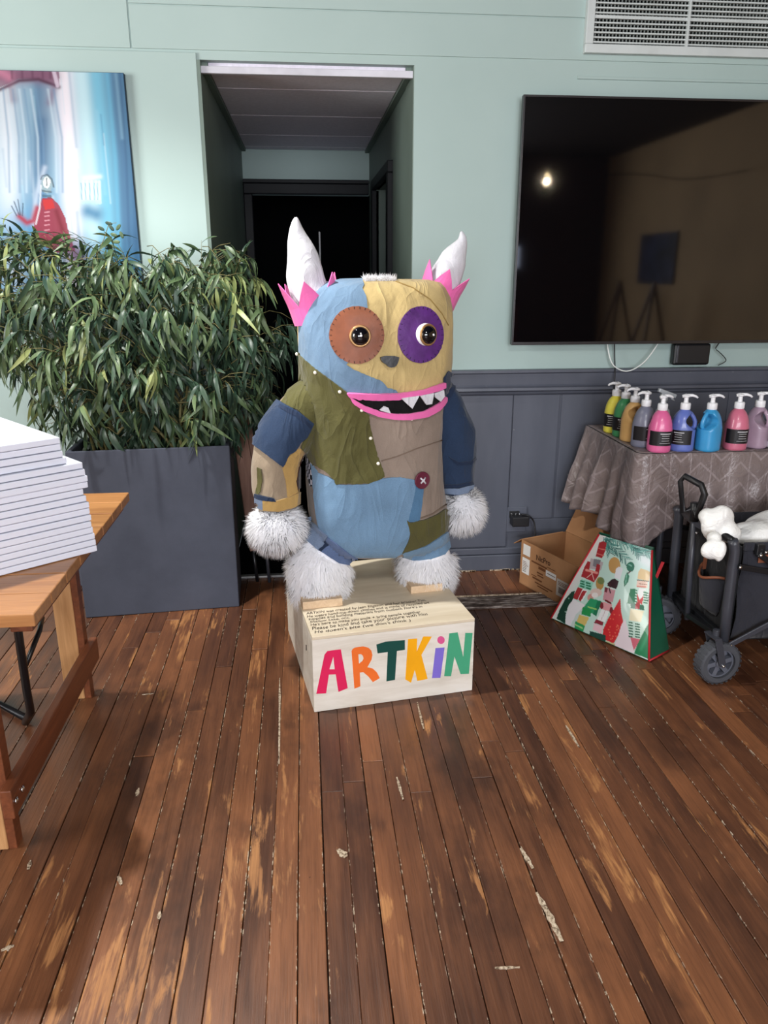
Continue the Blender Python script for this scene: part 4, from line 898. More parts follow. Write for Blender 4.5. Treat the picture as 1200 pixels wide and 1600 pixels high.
# folding stool under the table
st = thing('folding_stool', 'black metal folding stool standing under the timber table', 'stool', (-1.1, 2.2, 0))
MB().lathe([(0, 0), (.13, 0), (.15, .012), (.15, .03), (.13, .04), (0, .042)], 28, (-1.05, 2.22, .44)).build('seat', M_black, st, smooth=True, autosm=40)
for pts in ([onY(18, 975, 2.16), onY(28, 985, 2.16), onY(33, 1020, 2.18), onY(42, 1080, 2.2), onY(48, 1112, 2.24), onZ(40, 1128, .012)],
            [(-1.20, 2.35, .44), (-1.20, 2.36, .3), (-1.22, 2.40, .02)]):
    MB().tube(pts, .0125, 12).build('leg', M_blackmet, st, smooth=True)
MB().tube([onZ(44, 1124, .016), onZ(0, 1092, .016)+Vector((-.03, .0, 0.0)), (-1.2, 2.2, .03)], .0125, 12).build('foot_bar', M_blackmet, st, smooth=True)
MB().tube([onY(38, 1045, 2.2), onY(62, 985, 2.3), onY(66, 965, 2.36)], .008, 10).build('brace', M_blackmet, st, smooth=True)
MB().ell(onZ(44, 1122, .02)+Vector((.0, -.012, 0)), .006, .004, .006, 10, 6).build('rivet', M_chrome, st, smooth=True)

# ================================================================== PLANTER AND PLANT
M_planter = NT('charcoal_fibreclay'); g = M_planter.geo()
_c = M_planter.ramp(M_planter.noise(g, 3, 6, .65), [(.3, lin((56, 60, 72))), (.7, lin((70, 74, 87)))]); M_planter.bump(M_planter.noise(g, 200, 3), .12, .002); M_planter = M_planter.out(_c, .7, .3)
ya, yb = 3.172, 3.226; pxl, pxr, ph = -.985, -.328, .742
sl = (yb-ya)/(pxr-pxl); dpt = .285
pl = thing('planter', 'large charcoal square planter box full of willow-like greenery', 'planter', (-.65, 3.33, 0))
cor = [Vector((pxl, ya, 0)), Vector((pxr, yb, 0)), Vector((pxr-.012, yb+dpt, 0)), Vector((pxl-.012, ya+dpt, 0))]
ct = sum(cor, Vector())/4
def ring_(f, z): return [ct+(p-ct)*f+Vector((0, 0, z)) for p in cor]
MB().rings([ring_(1, .001), ring_(1, ph), ring_(.93, ph), ring_(.93, ph-.06)], True).build('box', M_planter, pl, bevel=.004)
MB().rings([ring_(.925, ph-.075), ring_(.925, ph-.05)], True).build('soil', plain('dark_soil', (38, 30, 24), .95, .1, bump=.6), pl)
# foliage
plant = thing('willow_plant', 'dense artificial willow-like plant with long drooping green leaves in the charcoal planter', 'plant', (-.65, 3.33, ph-.05))
def leafmat(n_, a, b_):
    t = NT(n_); g = t.coord(); r = t.n('ObjectInfo').outputs['Random']
    c_ = t.ramp(t.math('ADD', t.math('MULTIPLY', t.noise(t.geo(), 9, 3), .75), t.math('MULTIPLY', r, .25)), [(.35, lin(a)), (.68, lin(b_))])
    t.b.inputs['Subsurface Weight'].default_value = 0
    t.set(t.b.inputs['Transmission Weight'], 0.0)
    return t.out(c_, .42, .4)
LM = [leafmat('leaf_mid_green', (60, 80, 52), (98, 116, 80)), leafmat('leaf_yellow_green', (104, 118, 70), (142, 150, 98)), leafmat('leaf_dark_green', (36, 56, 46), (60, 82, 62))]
M_stem = plain('green_brown_stem', (104, 98, 62), .6, .3)
def leaf_geo(L, W_, droop, curl):
    """long narrow leaf along +x from origin, drooping in -z"""
    V, F_ = [], []; n_ = 6
    for i in range(n_+1):
        s_ = i/n_; w_ = W_*math.sin(PI*min(1, s_*.92+.06))**.8*(1-.25*s_) if 0 < i < n_ else (W_*.12 if i == 0 else .0002)
        x = L*(s_-.18*droop*s_*s_); z = -droop*L*s_*s_*.8; tw = curl*s_
        V += [(x, -w_*math.cos(tw), z-w_*math.sin(tw)+w_*.25), (x, 0, z), (x, w_*math.cos(tw), z+w_*math.sin(tw)+w_*.25)]
        if i: b_ = 3*(i-1); F_ += [(b_, b_+1, b_+4, b_+3), (b_+1, b_+2, b_+5, b_+4)]
    return V, F_
LG = [leaf_geo(.105, .0105, .6, .3), leaf_geo(.125, .0115, 1.0, -.5), leaf_geo(.085, .0095, .4, .6), leaf_geo(.135, .0105, 1.2, .2)]
LGm = []
for i, (V, F_) in enumerate(LG):
    row = []
    for j in range(3):
        me = bpy.data.meshes.new('leaf'); me.from_pydata(V, [], F_); me.materials.append(LM[j]); me.polygons.foreach_set('use_smooth', [True]*len(me.polygons)); row.append(me)
    LGm.append(row)
CROWN = [(-60, 360), (0, 340), (40, 352), (80, 362), (120, 352), (150, 368), (180, 362), (205, 400), (240, 398), (262, 378), (290, 368), (330, 378), (352, 352), (380, 366), (392, 405), (420, 462), (466, 476), (462, 510), (440, 540), (446, 580), (430, 610), (415, 640), (372, 690), (330, 700), (270, 690), (215, 705), (160, 700), (120, 675), (60, 655), (50, 620), (30, 585), (-10, 560), (-60, 520)]
rs_ = random.Random(21); clusters = []
def inp(x, y): return bool(in_poly(np.array([float(x)]), np.array([float(y)]), CROWN)[0])
while len(clusters) < 640:
    x, y = rs_.uniform(-60, 466), rs_.uniform(340, 705)
    if not inp(x, y): continue
    e = float(seg_d(np.array(x), np.array(y), CROWN+[CROWN[0]]))
    dm = min(.2, e/430*1.6+.02)
    Y = 3.32+rs_.uniform(-1, .75)*dm if y > 420 else 3.34+rs_.uniform(-.8, .6)*dm
    if x < 230 and y < 480: Y = min(Y, 3.44)
    p = onY(x, y+6, Y); clusters.append((p, x, y, e))
core = Vector((-.66, 3.36, .95)); leaves = []; stems = MB(); tops = MB()
for (p, x, y, e) in clusters:
    o_ = (p-Vector((-.66, 3.40, p.z*.45+.55))); o_.z *= .5
    dirc = o_.normalized(); hl = rs_.uniform(.55, 1)
    up = .45 if (y < 400 and rs_.random() < .6) else -.45
    ax = (dirc+Vector((rs_.gauss(0, .45), rs_.gauss(0, .35)-.3, rs_.gauss(up, .4)))).normalized()
    q0 = p-ax*.10+Vector((0, 0, -.02)); stems.tube([q0-ax*.06+Vector((0, .02, -.05)), q0, p-ax*.04, p+ax*.02], [.0022, .0018, .0014, .0008], 4)
    n_ = rs_.randint(5, 9)
    for i in range(n_):
        s_ = rs_.random(); b0 = q0.lerp(p+ax*.02, s_)
        a = rs_.uniform(0, 2*PI); side = ax.orthogonal().normalized(); side = (Matrix.Rotation(a, 3, ax) @ side)
        d = (ax*rs_.uniform(.3, 1.0)+side*rs_.uniform(.4, .9)+Vector((0, -.15, -.75 if up < 0 else -.05))).normalized()
        tone_ = noise.noise(Vector((x*.012, y*.012, 3)))+(.28 if y < 470 else 0)-(.0 if p.y < 3.28 else .22)+rs_.gauss(0, .28)-(.1 if x > 250 and y > 480 else 0)  # light put into leaf colour: paler near the top, darker deep inside
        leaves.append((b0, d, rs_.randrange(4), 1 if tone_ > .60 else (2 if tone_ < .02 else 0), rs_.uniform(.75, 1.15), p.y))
# trunks and main branches
for i in range(26):
    b0 = Vector((rs_.uniform(-.9, -.42), rs_.uniform(3.26, 3.42), ph-.05)); c_ = rs_.choice(clusters)[0]; c_ = Vector((c_.x, 3.34+(c_.y-3.34)*.6, c_.z))
    m1 = b0.lerp(c_, .5)+Vector((-.02, 0, .10)); tops.tube([b0, b0.lerp(m1, .6)+Vector((0, 0, .05)), m1, c_], [.007, .006, .004, .002], 6)
tops.build('branches', M_stem, plant, smooth=True, kind='stuff'); stems.build('twigs', M_stem, plant, smooth=True, kind='stuff')
def leafM(b0, d, sc):
    x = d; z = Vector((0, 0, 1)); y = z.cross(x)
    if y.length < .05: y = Vector((0, 1, 0))
    y.normalize(); z = x.cross(y); M_ = Matrix((x, y, z)).transposed().to_4x4(); M_.translation = b0
    return M_ @ Matrix.Rotation(rs_.uniform(-.9, .9), 4, 'X') @ Matrix.Scale(sc, 4)
leaves.sort(key=lambda l_: l_[0].y)
inv = WM[plant.name].inverted(); bulk = [MB(), MB(), MB()]; cnt = 0
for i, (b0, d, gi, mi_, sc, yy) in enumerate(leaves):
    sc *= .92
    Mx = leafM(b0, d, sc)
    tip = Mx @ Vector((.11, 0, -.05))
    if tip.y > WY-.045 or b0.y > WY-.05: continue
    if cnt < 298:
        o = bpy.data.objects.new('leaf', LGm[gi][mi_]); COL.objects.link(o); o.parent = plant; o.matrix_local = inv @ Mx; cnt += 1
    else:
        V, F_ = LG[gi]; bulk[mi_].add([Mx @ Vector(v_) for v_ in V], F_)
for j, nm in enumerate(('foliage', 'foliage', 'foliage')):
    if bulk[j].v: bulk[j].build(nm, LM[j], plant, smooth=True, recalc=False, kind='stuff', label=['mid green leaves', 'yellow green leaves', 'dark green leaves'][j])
# round-leaved sprig sticking up before the painting
sp = MB(); P = [onY(150, 400, 3.3), onY(162, 375, 3.29), onY(170, 350, 3.29), onY(182, 348, 3.29)]; sp.tube(P, [.002, .0016, .0012, .001], 5)
sp.build('sprig_stem', M_stem, plant, smooth=True)
for (x, y, a) in ((158, 357, 2.6), (170, 349, 2.9), (174, 356, 2.2), (178, 367, -.3), (190, 367, -1.2), (182, 378, .0), (185, 355, .9)):
    p = onY(x, y, 3.29); MB().ell(p, .014, .002, .007, 10, 6, Matrix.Rotation(-a, 3, 'Y')).build('round_leaf', LM[2 if a > 2 else 0], plant, smooth=True)

# folded brown board standing behind the planter in the passage mouth
bd = thing('folded_table', 'brown folded table top standing on edge in the passage mouth beside the planter', 'table', (-.26, 3.46, 0))
M_bd = wood('dull_brown_board', (122, 92, 82), (146, 114, 100), 'Z', .6)
A0, A1, A2, A3 = onY(360, 648, 3.50), onY(380, 648, 3.47), onY(418, 858, 3.44), onY(391, 862, 3.47)
nb = Vector((.25, -1, 0)).normalized()
mb = MB(); q_ = [A0, A1, A2, A3]; mb.add(q_+[p-nb*.024 for p in q_], [(0, 1, 2, 3), (7, 6, 5, 4), (0, 4, 5, 1), (1, 5, 6, 2), (2, 6, 7, 3), (3, 7, 4, 0)]); mb.build('board', M_bd, bd, bevel=.003)
mb = MB(); q_ = [onY(380, 648, 3.53), onY(390, 648, 3.52), onY(426, 850, 3.50), onY(418, 856, 3.50)]; mb.add(q_+[p-nb*.014 for p in q_], [(0, 1, 2, 3), (7, 6, 5, 4), (0, 4, 5, 1), (1, 5, 6, 2), (2, 6, 7, 3), (3, 7, 4, 0)]); mb.build('second_board', M_bd, bd, bevel=.003)
a, b_ = onY(415, 850, 3.48), onY(420, 887, 3.50); MB().tube([a, b_.lerp(Vector((b_.x, b_.y, .0)), 1)], .008, 10).build('leg', M_greymet, bd, smooth=True)
MB().tube([onY(396, 862, 3.50), Vector((onY(396, 862, 3.50).x+.01, 3.52, 0.0))], .008, 10).build('leg', M_blackmet, bd, smooth=True)
# ================================================================== CARDBOARD BOX
M_card = NT('brown_cardboard'); g = M_card.coord()
_c = M_card.ramp(M_card.noise(g, 5, 4), [(.3, lin((150, 108, 74))), (.7, lin((172, 128, 90)))]); M_card.bump(M_card.noise(M_card.mapp(g, (3, 3, 160)), 1, 2), .06, .002); M_card = M_card.out(_c, .8, .2)
M_label = plain('white_paper_label', (214, 212, 208), .6, .3, var=.02, bump=0); M_print = plain('brown_print_ink', (104, 66, 42), .8, .1, bump=0); M_dprint = plain('dark_print_ink', (58, 36, 28), .8, .1, bump=0)
A = Vector((1.004, 3.375, 0)); f1 = Vector((.355, -.935, 0)).normalized(); f2 = Vector((.935, .355, 0)).normalized(); CL, CW, CH = .41, .268, .222
cb = thing('cardboard_box', 'open brown cardboard box with white labels and printed lettering by the panelling', 'box', A)
def cbp(a, b_, z): return A+f1*a+f2*b_+Vector((0, 0, z))
def slab(mb, p00, p10, p11, p01, th):     # thin panel from four corners
    n_ = (p10-p00).cross(p01-p00).normalized()*th; q_ = [p00, p10, p11, p01]
    return mb.add(q_+[p+n_ for p in q_], [(0, 1, 2, 3), (7, 6, 5, 4), (0, 4, 5, 1), (1, 5, 6, 2), (2, 6, 7, 3), (3, 7, 4, 0)])
th = .004
slab(MB(), cbp(0, 0, 0), cbp(CL, 0, 0), cbp(CL, 0, CH), cbp(0, 0, CH), -th).build('front_panel', M_card, cb)
slab(MB(), cbp(0, CW, 0), cbp(CL, CW, 0), cbp(CL, CW, CH), cbp(0, CW, CH), th).build('back_panel', M_card, cb)
for a in (0, CL-th): slab(MB(), cbp(a, .004, 0), cbp(a, CW, 0), cbp(a, CW, CH), cbp(a, .004, CH), th).build('side_panel', M_card, cb)
slab(MB(), cbp(0, 0, .001), cbp(CL, 0, .001), cbp(CL, CW, .001), cbp(0, CW, .001), .003).build('bottom_panel', M_card, cb)
slab(MB(), cbp(0, CW, CH), cbp(CL, CW, CH), cbp(CL-.01, CW+.055, CH+.125), cbp(.01, CW+.06, CH+.135), th).build('flap', M_card, cb, label='raised cardboard flap')
slab(MB(), cbp(0, 0, CH), cbp(0, CW-.02, CH), cbp(-.055, CW*.5, CH-.035), cbp(-.06, .0, CH-.04), .003).build('flap', M_card, cb, label='folded down cardboard flap')
slab(MB(), cbp(CL, 0, CH), cbp(CL, CW, CH), cbp(CL+.10, CW-.02, CH-.02), cbp(CL+.10, .02, CH-.03), .003).build('flap', M_card, cb)
nf_ = -f2
def cprint(a0, z0, a1, z1, m, nm, lift=.0008, par=cb):
    return slab(MB(), cbp(a0, 0, z0)+nf_*lift, cbp(a1, 0, z0)+nf_*lift, cbp(a1, 0, z1)+nf_*lift, cbp(a0, 0, z1)+nf_*lift, .0003).build(nm, m, par)
cprint(.018, .155, .072, .208, M_label, 'label_sticker'); lb2 = cprint(.016, .062, .072, .140, M_label, 'label_sticker')
for k in range(7): cprint(.022, .072+k*.008, .022+rs_.uniform(.025, .042), .0745+k*.008, M_dprint if k < 3 else M_print, 'print_line', .0014, lb2)
cprint(.195, .108, .268, .136, M_label, 'label_sticker'); cprint(.205, .121, .262, .124, M_dprint, 'print_line', .0014)
lb3 = cprint(.275, .045, .362, .125, plain('grey_paper_label', (176, 170, 162), .6, .3, bump=0), 'label_sticker')
x = .292
while x < .345: wdd = rs_.uniform(.0012, .003); cprint(x, .060, x+wdd, .088, M_dprint, 'bar_line', .0014, lb3); x += wdd+rs_.uniform(.001, .003)
for k in range(3): cprint(.285, .098+k*.007, .285+rs_.uniform(.05, .07), .1005+k*.007, M_print, 'print_line', .0014, lb3)
text_on('NicPro', 'lettering', cbp(.120, 0, .160)+nf_*.0004, cbp(.222, 0, .164)+nf_*.0004, uz, M_dprint, cb, off=.012, nrm=nf_)
for a0, a1, z, hh in ((.085, .200, .139, .008), (.14, .19, .121, .013), (.13, .175, .098, .007), (.135, .18, .086, .006), (.10, .17, .062, .008), (.12, .25, .045, .006), (.14, .22, .033, .006), (.20, .26, .150, .003), (.09, .13, .075, .004)):
    cprint(a0, z, a1, z+hh, M_print, 'print_block')
# ================================================================== SHOPPING BAG
M_bagp = vcol('bag_print', .35, .45, .2)
B0, B1, B2, B3 = Vector((1.035, 2.955, .003)), Vector((1.303, 2.552, .003)), Vector((1.361, 2.762, .38)), Vector((1.212, 2.958, .382))   # BL BR TR TL
B0, B1 = onZ(861, 966, .004), onZ(1014, 1033, .004)
B3, B2 = onZ(936, 835, .382), onZ(1019, 860, .380)
bg = thing('shopping_bag', 'glossy shopping bag printed with nutcracker soldiers and pine, leaning on the cardboard box', 'bag', (B0+B1)/2)
nB = (B1-B0).cross(B3-B0).normalized()
if nB.dot(Cv-B0) < 0: nB = -nB
NU, NV = 170, 230; P3 = np.zeros((NV, NU, 3))
for j in range(NV):
    v_ = 1-j/(NV-1); a = np.array(B0.lerp(B3, v_)); b_ = np.array(B1.lerp(B2, v_)); u = np.linspace(0, 1, NU)[:, None]
    P3[j] = a*(1-u)+b_*u+np.array(nB)*(np.sin(PI*u)*math.sin(PI*v_)*.012+.003*np.sin(u*9+v_*4)*math.sin(PI*v_))
X_, Y_ = proj_np(P3); X_, Y_ = (X_-840)*5.4545, (Y_-820)*5.4545
q = Paint(X_, Y_, (196, 226, 214)); q.soft([(560, 90), (100, 800)], 60, (232, 226, 222), .9); q.soft([(900, 200), (960, 380)], 110, (206, 232, 230), .9); q.soft([(900, 700), (880, 1000)], 90, (206, 232, 218), .8)
# pine needles
rsb = random.Random(4)
def spray(p0, p1, n_, L):
    for i in range(n_):
        s_ = i/n_; x, y = p0[0]+(p1[0]-p0[0])*s_, p0[1]+(p1[1]-p0[1])*s_; a = math.atan2(p1[1]-p0[1], p1[0]-p0[0])
        for sg in (-1, 1): b2 = a+sg*rsb.uniform(.5, .9); q.line([(x, y), (x+L*math.cos(b2), y+L*math.sin(b2))], rsb.uniform(2.5, 5), rsb.choice([(40, 110, 104), (62, 140, 130), (28, 86, 84), (96, 160, 150)]), .9, 1.5)
spray((560, 110), (760, 300), 16, 62); spray((590, 100), (620, 250), 10, 50); spray((740, 150), (975, 260), 16, 55); spray((800, 180), (880, 270), 8, 50); spray((640, 110), (740, 180), 8, 50)
R1, R2, W1, G1, G2, PK, CR, DK = (170, 44, 52), (206, 70, 72), (242, 240, 240), (24, 120, 82), (46, 156, 104), (226, 158, 160), (238, 218, 178), (52, 26, 34)
q.poly([(525, 150), (560, 140), (588, 155), (575, 230), (550, 285), (495, 270)], R1); q.line([(520, 200), (578, 215)], 4, (220, 120, 110), 1, 1); q.line([(505, 245), (565, 262)], 4, (220, 120, 110), 1, 1)
q.poly([(455, 285), (560, 320), (540, 390), (430, 370)], (188, 176, 178)); q.poly([(480, 290), (540, 300), (515, 370), (470, 350)], (130, 128, 134))
q.poly([(425, 310), (450, 318), (440, 385), (490, 400), (505, 330), (535, 345), (520, 430), (480, 490), (370, 440), (395, 370)], R1); q.line([(415, 385), (505, 410)], 10, (232, 150, 140), 1, 2); q.line([(470, 410), (420, 450)], 3, (232, 190, 180)); q.line([(460, 400), (480, 470)], 3, (232, 190, 180))
q.poly([(375, 462), (475, 492), (455, 560), (345, 528)], (150, 214, 192))
for k in range(3): q.poly([(365+0*k, 470+k*22), (402, 482+k*22), (398, 494+k*22), (360, 482+k*22)], G1); q.poly([(415, 486+k*22), (456, 498+k*22), (450, 510+k*22), (410, 498+k*22)], G1)
q.poly([(345, 530), (385, 545), (340, 640), (295, 622)], R1); q.poly([(385, 548), (425, 560), (385, 650), (340, 640)], W1); q.poly([(385, 560), (420, 565), (365, 655), (345, 635)], R1)
q.poly([(285, 625), (400, 680), (395, 720), (330, 760), (270, 880), (235, 860), (240, 780), (262, 700)], (236, 232, 234)); q.poly([(330, 760), (400, 690), (330, 900), (275, 885)], (206, 220, 214))
q.poly([(290, 570), (320, 560), (300, 640), (262, 690), (240, 760), (235, 845), (160, 800), (190, 720), (230, 640)], (26, 66, 52))
for k in range(16): x, y = rsb.uniform(170, 280), rsb.uniform(590, 830); q.disc(x, y, 6, 6, (160, 196, 180), .8) if in_poly(np.array([x]), np.array([y]), [(290, 570), (300, 640), (240, 760), (235, 845), (160, 800)])[0] else None
q.disc(655, 345, 50, 70, (196, 152, 92)); q.disc(530, 500, 34, 55, (188, 146, 80)); q.disc(540, 478, 30, 30, (104, 128, 76), .9)
q.poly([(668, 375), (690, 358), (722, 368), (725, 390), (700, 470), (655, 450)], (226, 226, 230)); q.poly([(632, 465), (655, 458), (690, 480), (672, 548), (612, 530), (592, 500)], DK); q.poly([(600, 500), (625, 495), (620, 530), (594, 520)], (70, 36, 40))
q.line([(612, 535), (655, 548)], 3, (235, 225, 225)); q.poly([(575, 530), (665, 560), (640, 660), (555, 640)], (206, 150, 158)); q.line([(610, 540), (620, 580)], 5, DK, 1, 2); q.poly([(572, 530), (600, 540), (590, 580), (570, 570)], (120, 44, 58)); q.line([(580, 645), (622, 668)], 8, (112, 24, 36))
q.poly([(555, 655), (635, 680), (625, 745), (548, 715)], (226, 160, 165)); q.disc(545, 688, 16, 30, (130, 36, 48)); q.disc(628, 730, 16, 30, (130, 36, 48))
q.poly([(545, 720), (610, 740), (575, 830), (505, 810)], W1); q.line([(577, 730), (540, 815)], 2, (200, 160, 165)); q.poly([(500, 805), (560, 830), (555, 860), (480, 835)], (140, 40, 56)); q.poly([(480, 840), (560, 865), (545, 930), (470, 895)], (236, 196, 204))
q.disc(498, 578, 50, 36, (224, 200, 190)); q.disc(450, 620, 26, 30, (210, 150, 140)); q.disc(488, 600, 28, 22, (238, 232, 228)); q.poly([(450, 625), (540, 650), (520, 720), (485, 760), (400, 740), (395, 700)], G2); q.poly([(510, 650), (545, 650), (500, 780), (470, 760)], G1); q.line([(430, 700), (500, 720)], 6, (160, 206, 110))
q.poly([(385, 700), (460, 720), (450, 785), (372, 762)], (34, 150, 80)); q.poly([(355, 765), (440, 790), (400, 870), (330, 840)], (220, 192, 110)); q.poly([(322, 820), (405, 862), (375, 940), (310, 900)], (48, 158, 92)); q.line([(320, 850), (380, 880)], 6, (170, 216, 140))
q.disc(792, 358, 34, 42, (28, 110, 86)); q.line([(780, 340), (800, 350)], 6, (120, 180, 160)); q.poly([(765, 400), (782, 440), (770, 490), (738, 530), (735, 480), (748, 430)], (36, 120, 90)); q.line([(760, 420), (750, 500)], 3, (120, 190, 160)); q.line([(792, 395), (770, 415)], 5, (70, 60, 50))
q.poly([(705, 625), (712, 740), (735, 850), (650, 1010), (548, 970), (560, 890), (600, 800), (650, 720)], (206, 36, 44))
for k in range(26):
    x, y = rsb.uniform(580, 700), rsb.uniform(760, 990); q.disc(x, y, 6, 6, (232, 120, 90), .9) if in_poly(np.array([x]), np.array([y]), [(700, 700), (712, 850), (650, 1000), (560, 965), (600, 820)])[0] else None
q.poly([(715, 850), (745, 800), (790, 960), (830, 1100), (655, 1030), (690, 930)], (238, 222, 228)); q.poly([(445, 905), (580, 940), (580, 1030), (440, 975)], (28, 72, 62)); q.poly([(585, 990), (660, 1015), (655, 1060), (580, 1030)], (206, 190, 134))
q.poly([(880, 370), (960, 400), (950, 480), (850, 460), (860, 400)], (222, 194, 146)); q.soft([(900, 300), (950, 330)], 40, (232, 240, 244), .9); q.line([(850, 470), (945, 482)], 4, (70, 60, 50)); q.poly([(850, 475), (940, 485), (935, 540), (840, 530)], (228, 196, 180)); q.line([(865, 502), (930, 510)], 3, (150, 100, 90)); q.line([(850, 525), (920, 530)], 6, (206, 100, 90), .8)
q.poly([(865, 540), (925, 545), (905, 640), (845, 620)], (240, 240, 240)); q.poly([(790, 545), (835, 545), (825, 680), (762, 670)], G1); q.poly([(845, 575), (870, 640), (905, 600), (890, 680), (850, 660)], R2); q.poly([(905, 560), (940, 570), (945, 670), (905, 660)], (206, 226, 214))
for k in range(5): q.line([(820, 555+k*24), (845, 560+k*24)], 5, G1, 1, 2); q.line([(905, 575+k*22), (935, 580+k*22)], 5, G1, 1, 2)
q.poly([(795, 665), (905, 685), (910, 730), (790, 710)], (28, 104, 76)); q.poly([(840, 660), (875, 665), (870, 722), (830, 715)], R1); q.poly([(790, 715), (905, 735), (880, 830), (780, 815)], (236, 226, 190))
q.line([(960, 560), (940, 660)], 3, (90, 110, 100));
for k in range(4): q.line([(925, 590+k*18), (965, 580+k*18)], 3, (60, 110, 90))
for k in range(6): q.poly([(776, 825+k*24), (812, 832+k*24), (812, 843+k*24), (776, 836+k*24)], (24, 96, 66)); q.poly([(832, 838+k*22), (872, 845+k*22), (872, 856+k*22), (830, 849+k*22)], (24, 96, 66))
q.poly([(790, 960), (880, 975), (820, 1070)], (214, 104, 122)); q.poly([(975, 800), (985, 1000), (965, 1165), (820, 1100), (850, 1020), (920, 880)], (30, 124, 80)); q.soft([(960, 900), (880, 1060)], 14, (60, 160, 110), .7)
q.poly([(100, 785), (400, 930), (960, 1150), (960, 1180), (390, 965), (110, 815)], (214, 226, 222)); q.line([(735, 1085), (830, 1112)], 7, (120, 60, 90))
grid_mesh('printed_front', P3, q.C*.85, M_bagp, bg)
M_piping = plain('red_piping', (176, 40, 48), .5); M_bgreen = plain('dark_green_gusset', (22, 84, 62), .4, .4, bump=.3, bscale=20)
MB().tube([B0, B3], .0045, 8).build('piping', M_piping, bg, smooth=True); MB().tube([B1, B1.lerp(B2, .5)+nB*.004, B2], .0045, 8).build('piping', M_piping, bg, smooth=True)
gd = Vector((f2.x, f2.y, 0))*.13; gB1, gB2 = B1+Vector((.115, .075, .002)), B2+Vector((.035, .06, -.01)); gB0, gB3 = B0+Vector((.10, .07, .002)), B3+Vector((.02, .045, -.005))
def sheet(P, m, name, par, th=.002):
    n_ = (P[1]-P[0]).cross(P[3]-P[0]).normalized()*th; q_ = list(P)
    return MB().add(q_+[p+n_ for p in q_], [(0, 1, 2, 3), (7, 6, 5, 4), (0, 4, 5, 1), (1, 5, 6, 2), (2, 6, 7, 3), (3, 7, 4, 0)]).build(name, m, par)
sheet((B1, gB1, gB2, B2), M_bgreen, 'side_gusset', bg); sheet((B0, gB0, gB3, B3), M_bgreen, 'side_gusset', bg); sheet((gB0, gB1, gB2, gB3), M_bgreen, 'back_panel', bg); sheet((B0, B1, gB1, gB0), M_bgreen, 'bottom_panel', bg)
MB().tube([B1+Vector((0, 0, .002)), gB1], .0045, 8).build('bottom_piping', M_piping, bg, smooth=True)
mb = MB()
for a_, b2 in ((B2+Vector((.0, .0, -.015)), onY(1022, 905, 2.72)), (onY(1036, 878, 2.72), onY(1024, 905, 2.72)), (onY(1024, 905, 2.72), onY(1026, 915, 2.72))): mb.bar(a_, b2, .012, .003)
mb.build('strap', M_piping, bg)
# ================================================================== CLOTH COVERED TABLE
TZ = .75; CX0, CX1, CY0, CY1 = 1.315, 2.95, 2.868, 3.46
dk = thing('folding_table', 'long folding table hidden under the grey brown plastic cloth', 'table', ((CX0+CX1)/2, 3.16, 0))
MB().box(CX0+.02, CY0+.02, TZ-.045, CX1-.02, CY1-.02, TZ-.012).build('tabletop', M_whitepl, dk, bevel=.004)
for xx in (CX0+.16, CX1-.16):
    for yy in (CY0+.07, CY1-.07): MB().tube([(xx, yy, 0), (xx, yy, TZ-.045)], .014, 10).build('leg', M_greymet, dk, smooth=True)
M_cloth = NT('grey_brown_plastic_cloth'); uvn = M_cloth.n('UVMap'); uvn.uv_map = 'UVMap'; u_, v_, _z = M_cloth.sep(uvn.outputs[0])
def bandline(ang_, per, wdt, ph=0.0):
    c_, s_ = math.cos(ang_), math.sin(ang_)
    k = M_cloth.math('ADD', M_cloth.math('MULTIPLY', u_, c_/per), M_cloth.math('MULTIPLY', v_, s_/per)); k = M_cloth.math('FRACT', M_cloth.math('ADD', k, ph))
    return M_cloth.math('LESS_THAN', M_cloth.math('ABSOLUTE', M_cloth.math('SUBTRACT', k, .5)), wdt)
u_ = M_cloth.math('ADD', u_, M_cloth.math('MULTIPLY', M_cloth.noise(M_cloth.geo(), 5, 2), .03))
zig = M_cloth.math('PINGPONG', u_, .085); kk = M_cloth.math('FRACT', M_cloth.math('MULTIPLY', M_cloth.math('ADD', v_, M_cloth.math('MULTIPLY', zig, .9)), 1/.085))
L1_ = M_cloth.math('LESS_THAN', M_cloth.math('ABSOLUTE', M_cloth.math('SUBTRACT', kk, .5)), .06)
kk2 = M_cloth.math('FRACT', M_cloth.math('MULTIPLY', u_, 1/.085)); L2_ = M_cloth.math('LESS_THAN', M_cloth.math('ABSOLUTE', M_cloth.math('SUBTRACT', kk2, .5)), .03)
Ln = M_cloth.math('MAXIMUM', L1_, L2_)
bs = M_cloth.ramp(M_cloth.noise(M_cloth.geo(), 4, 4), [(.3, lin((112, 100, 100))), (.7, lin((134, 121, 119)))])
col = M_cloth.mix(M_cloth.math('MULTIPLY', Ln, .42), bs, lin((168, 156, 158)))
vr = M_cloth.n('TexVoronoi', feature='DISTANCE_TO_EDGE'); M_cloth.set(vr.inputs[0], M_cloth.mapp(M_cloth.geo(), (1, 1, .7))); vr.inputs['Scale'].default_value = 9
M_cloth.bump(M_cloth.math('ADD', M_cloth.math('MULTIPLY', M_cloth.noise(M_cloth.geo(), 16, 4, .6, 1.2), .8), M_cloth.math('MULTIPLY', vr.outputs[0], .8)), .5, .02)
M_cloth = M_cloth.out(col, .30, .5)
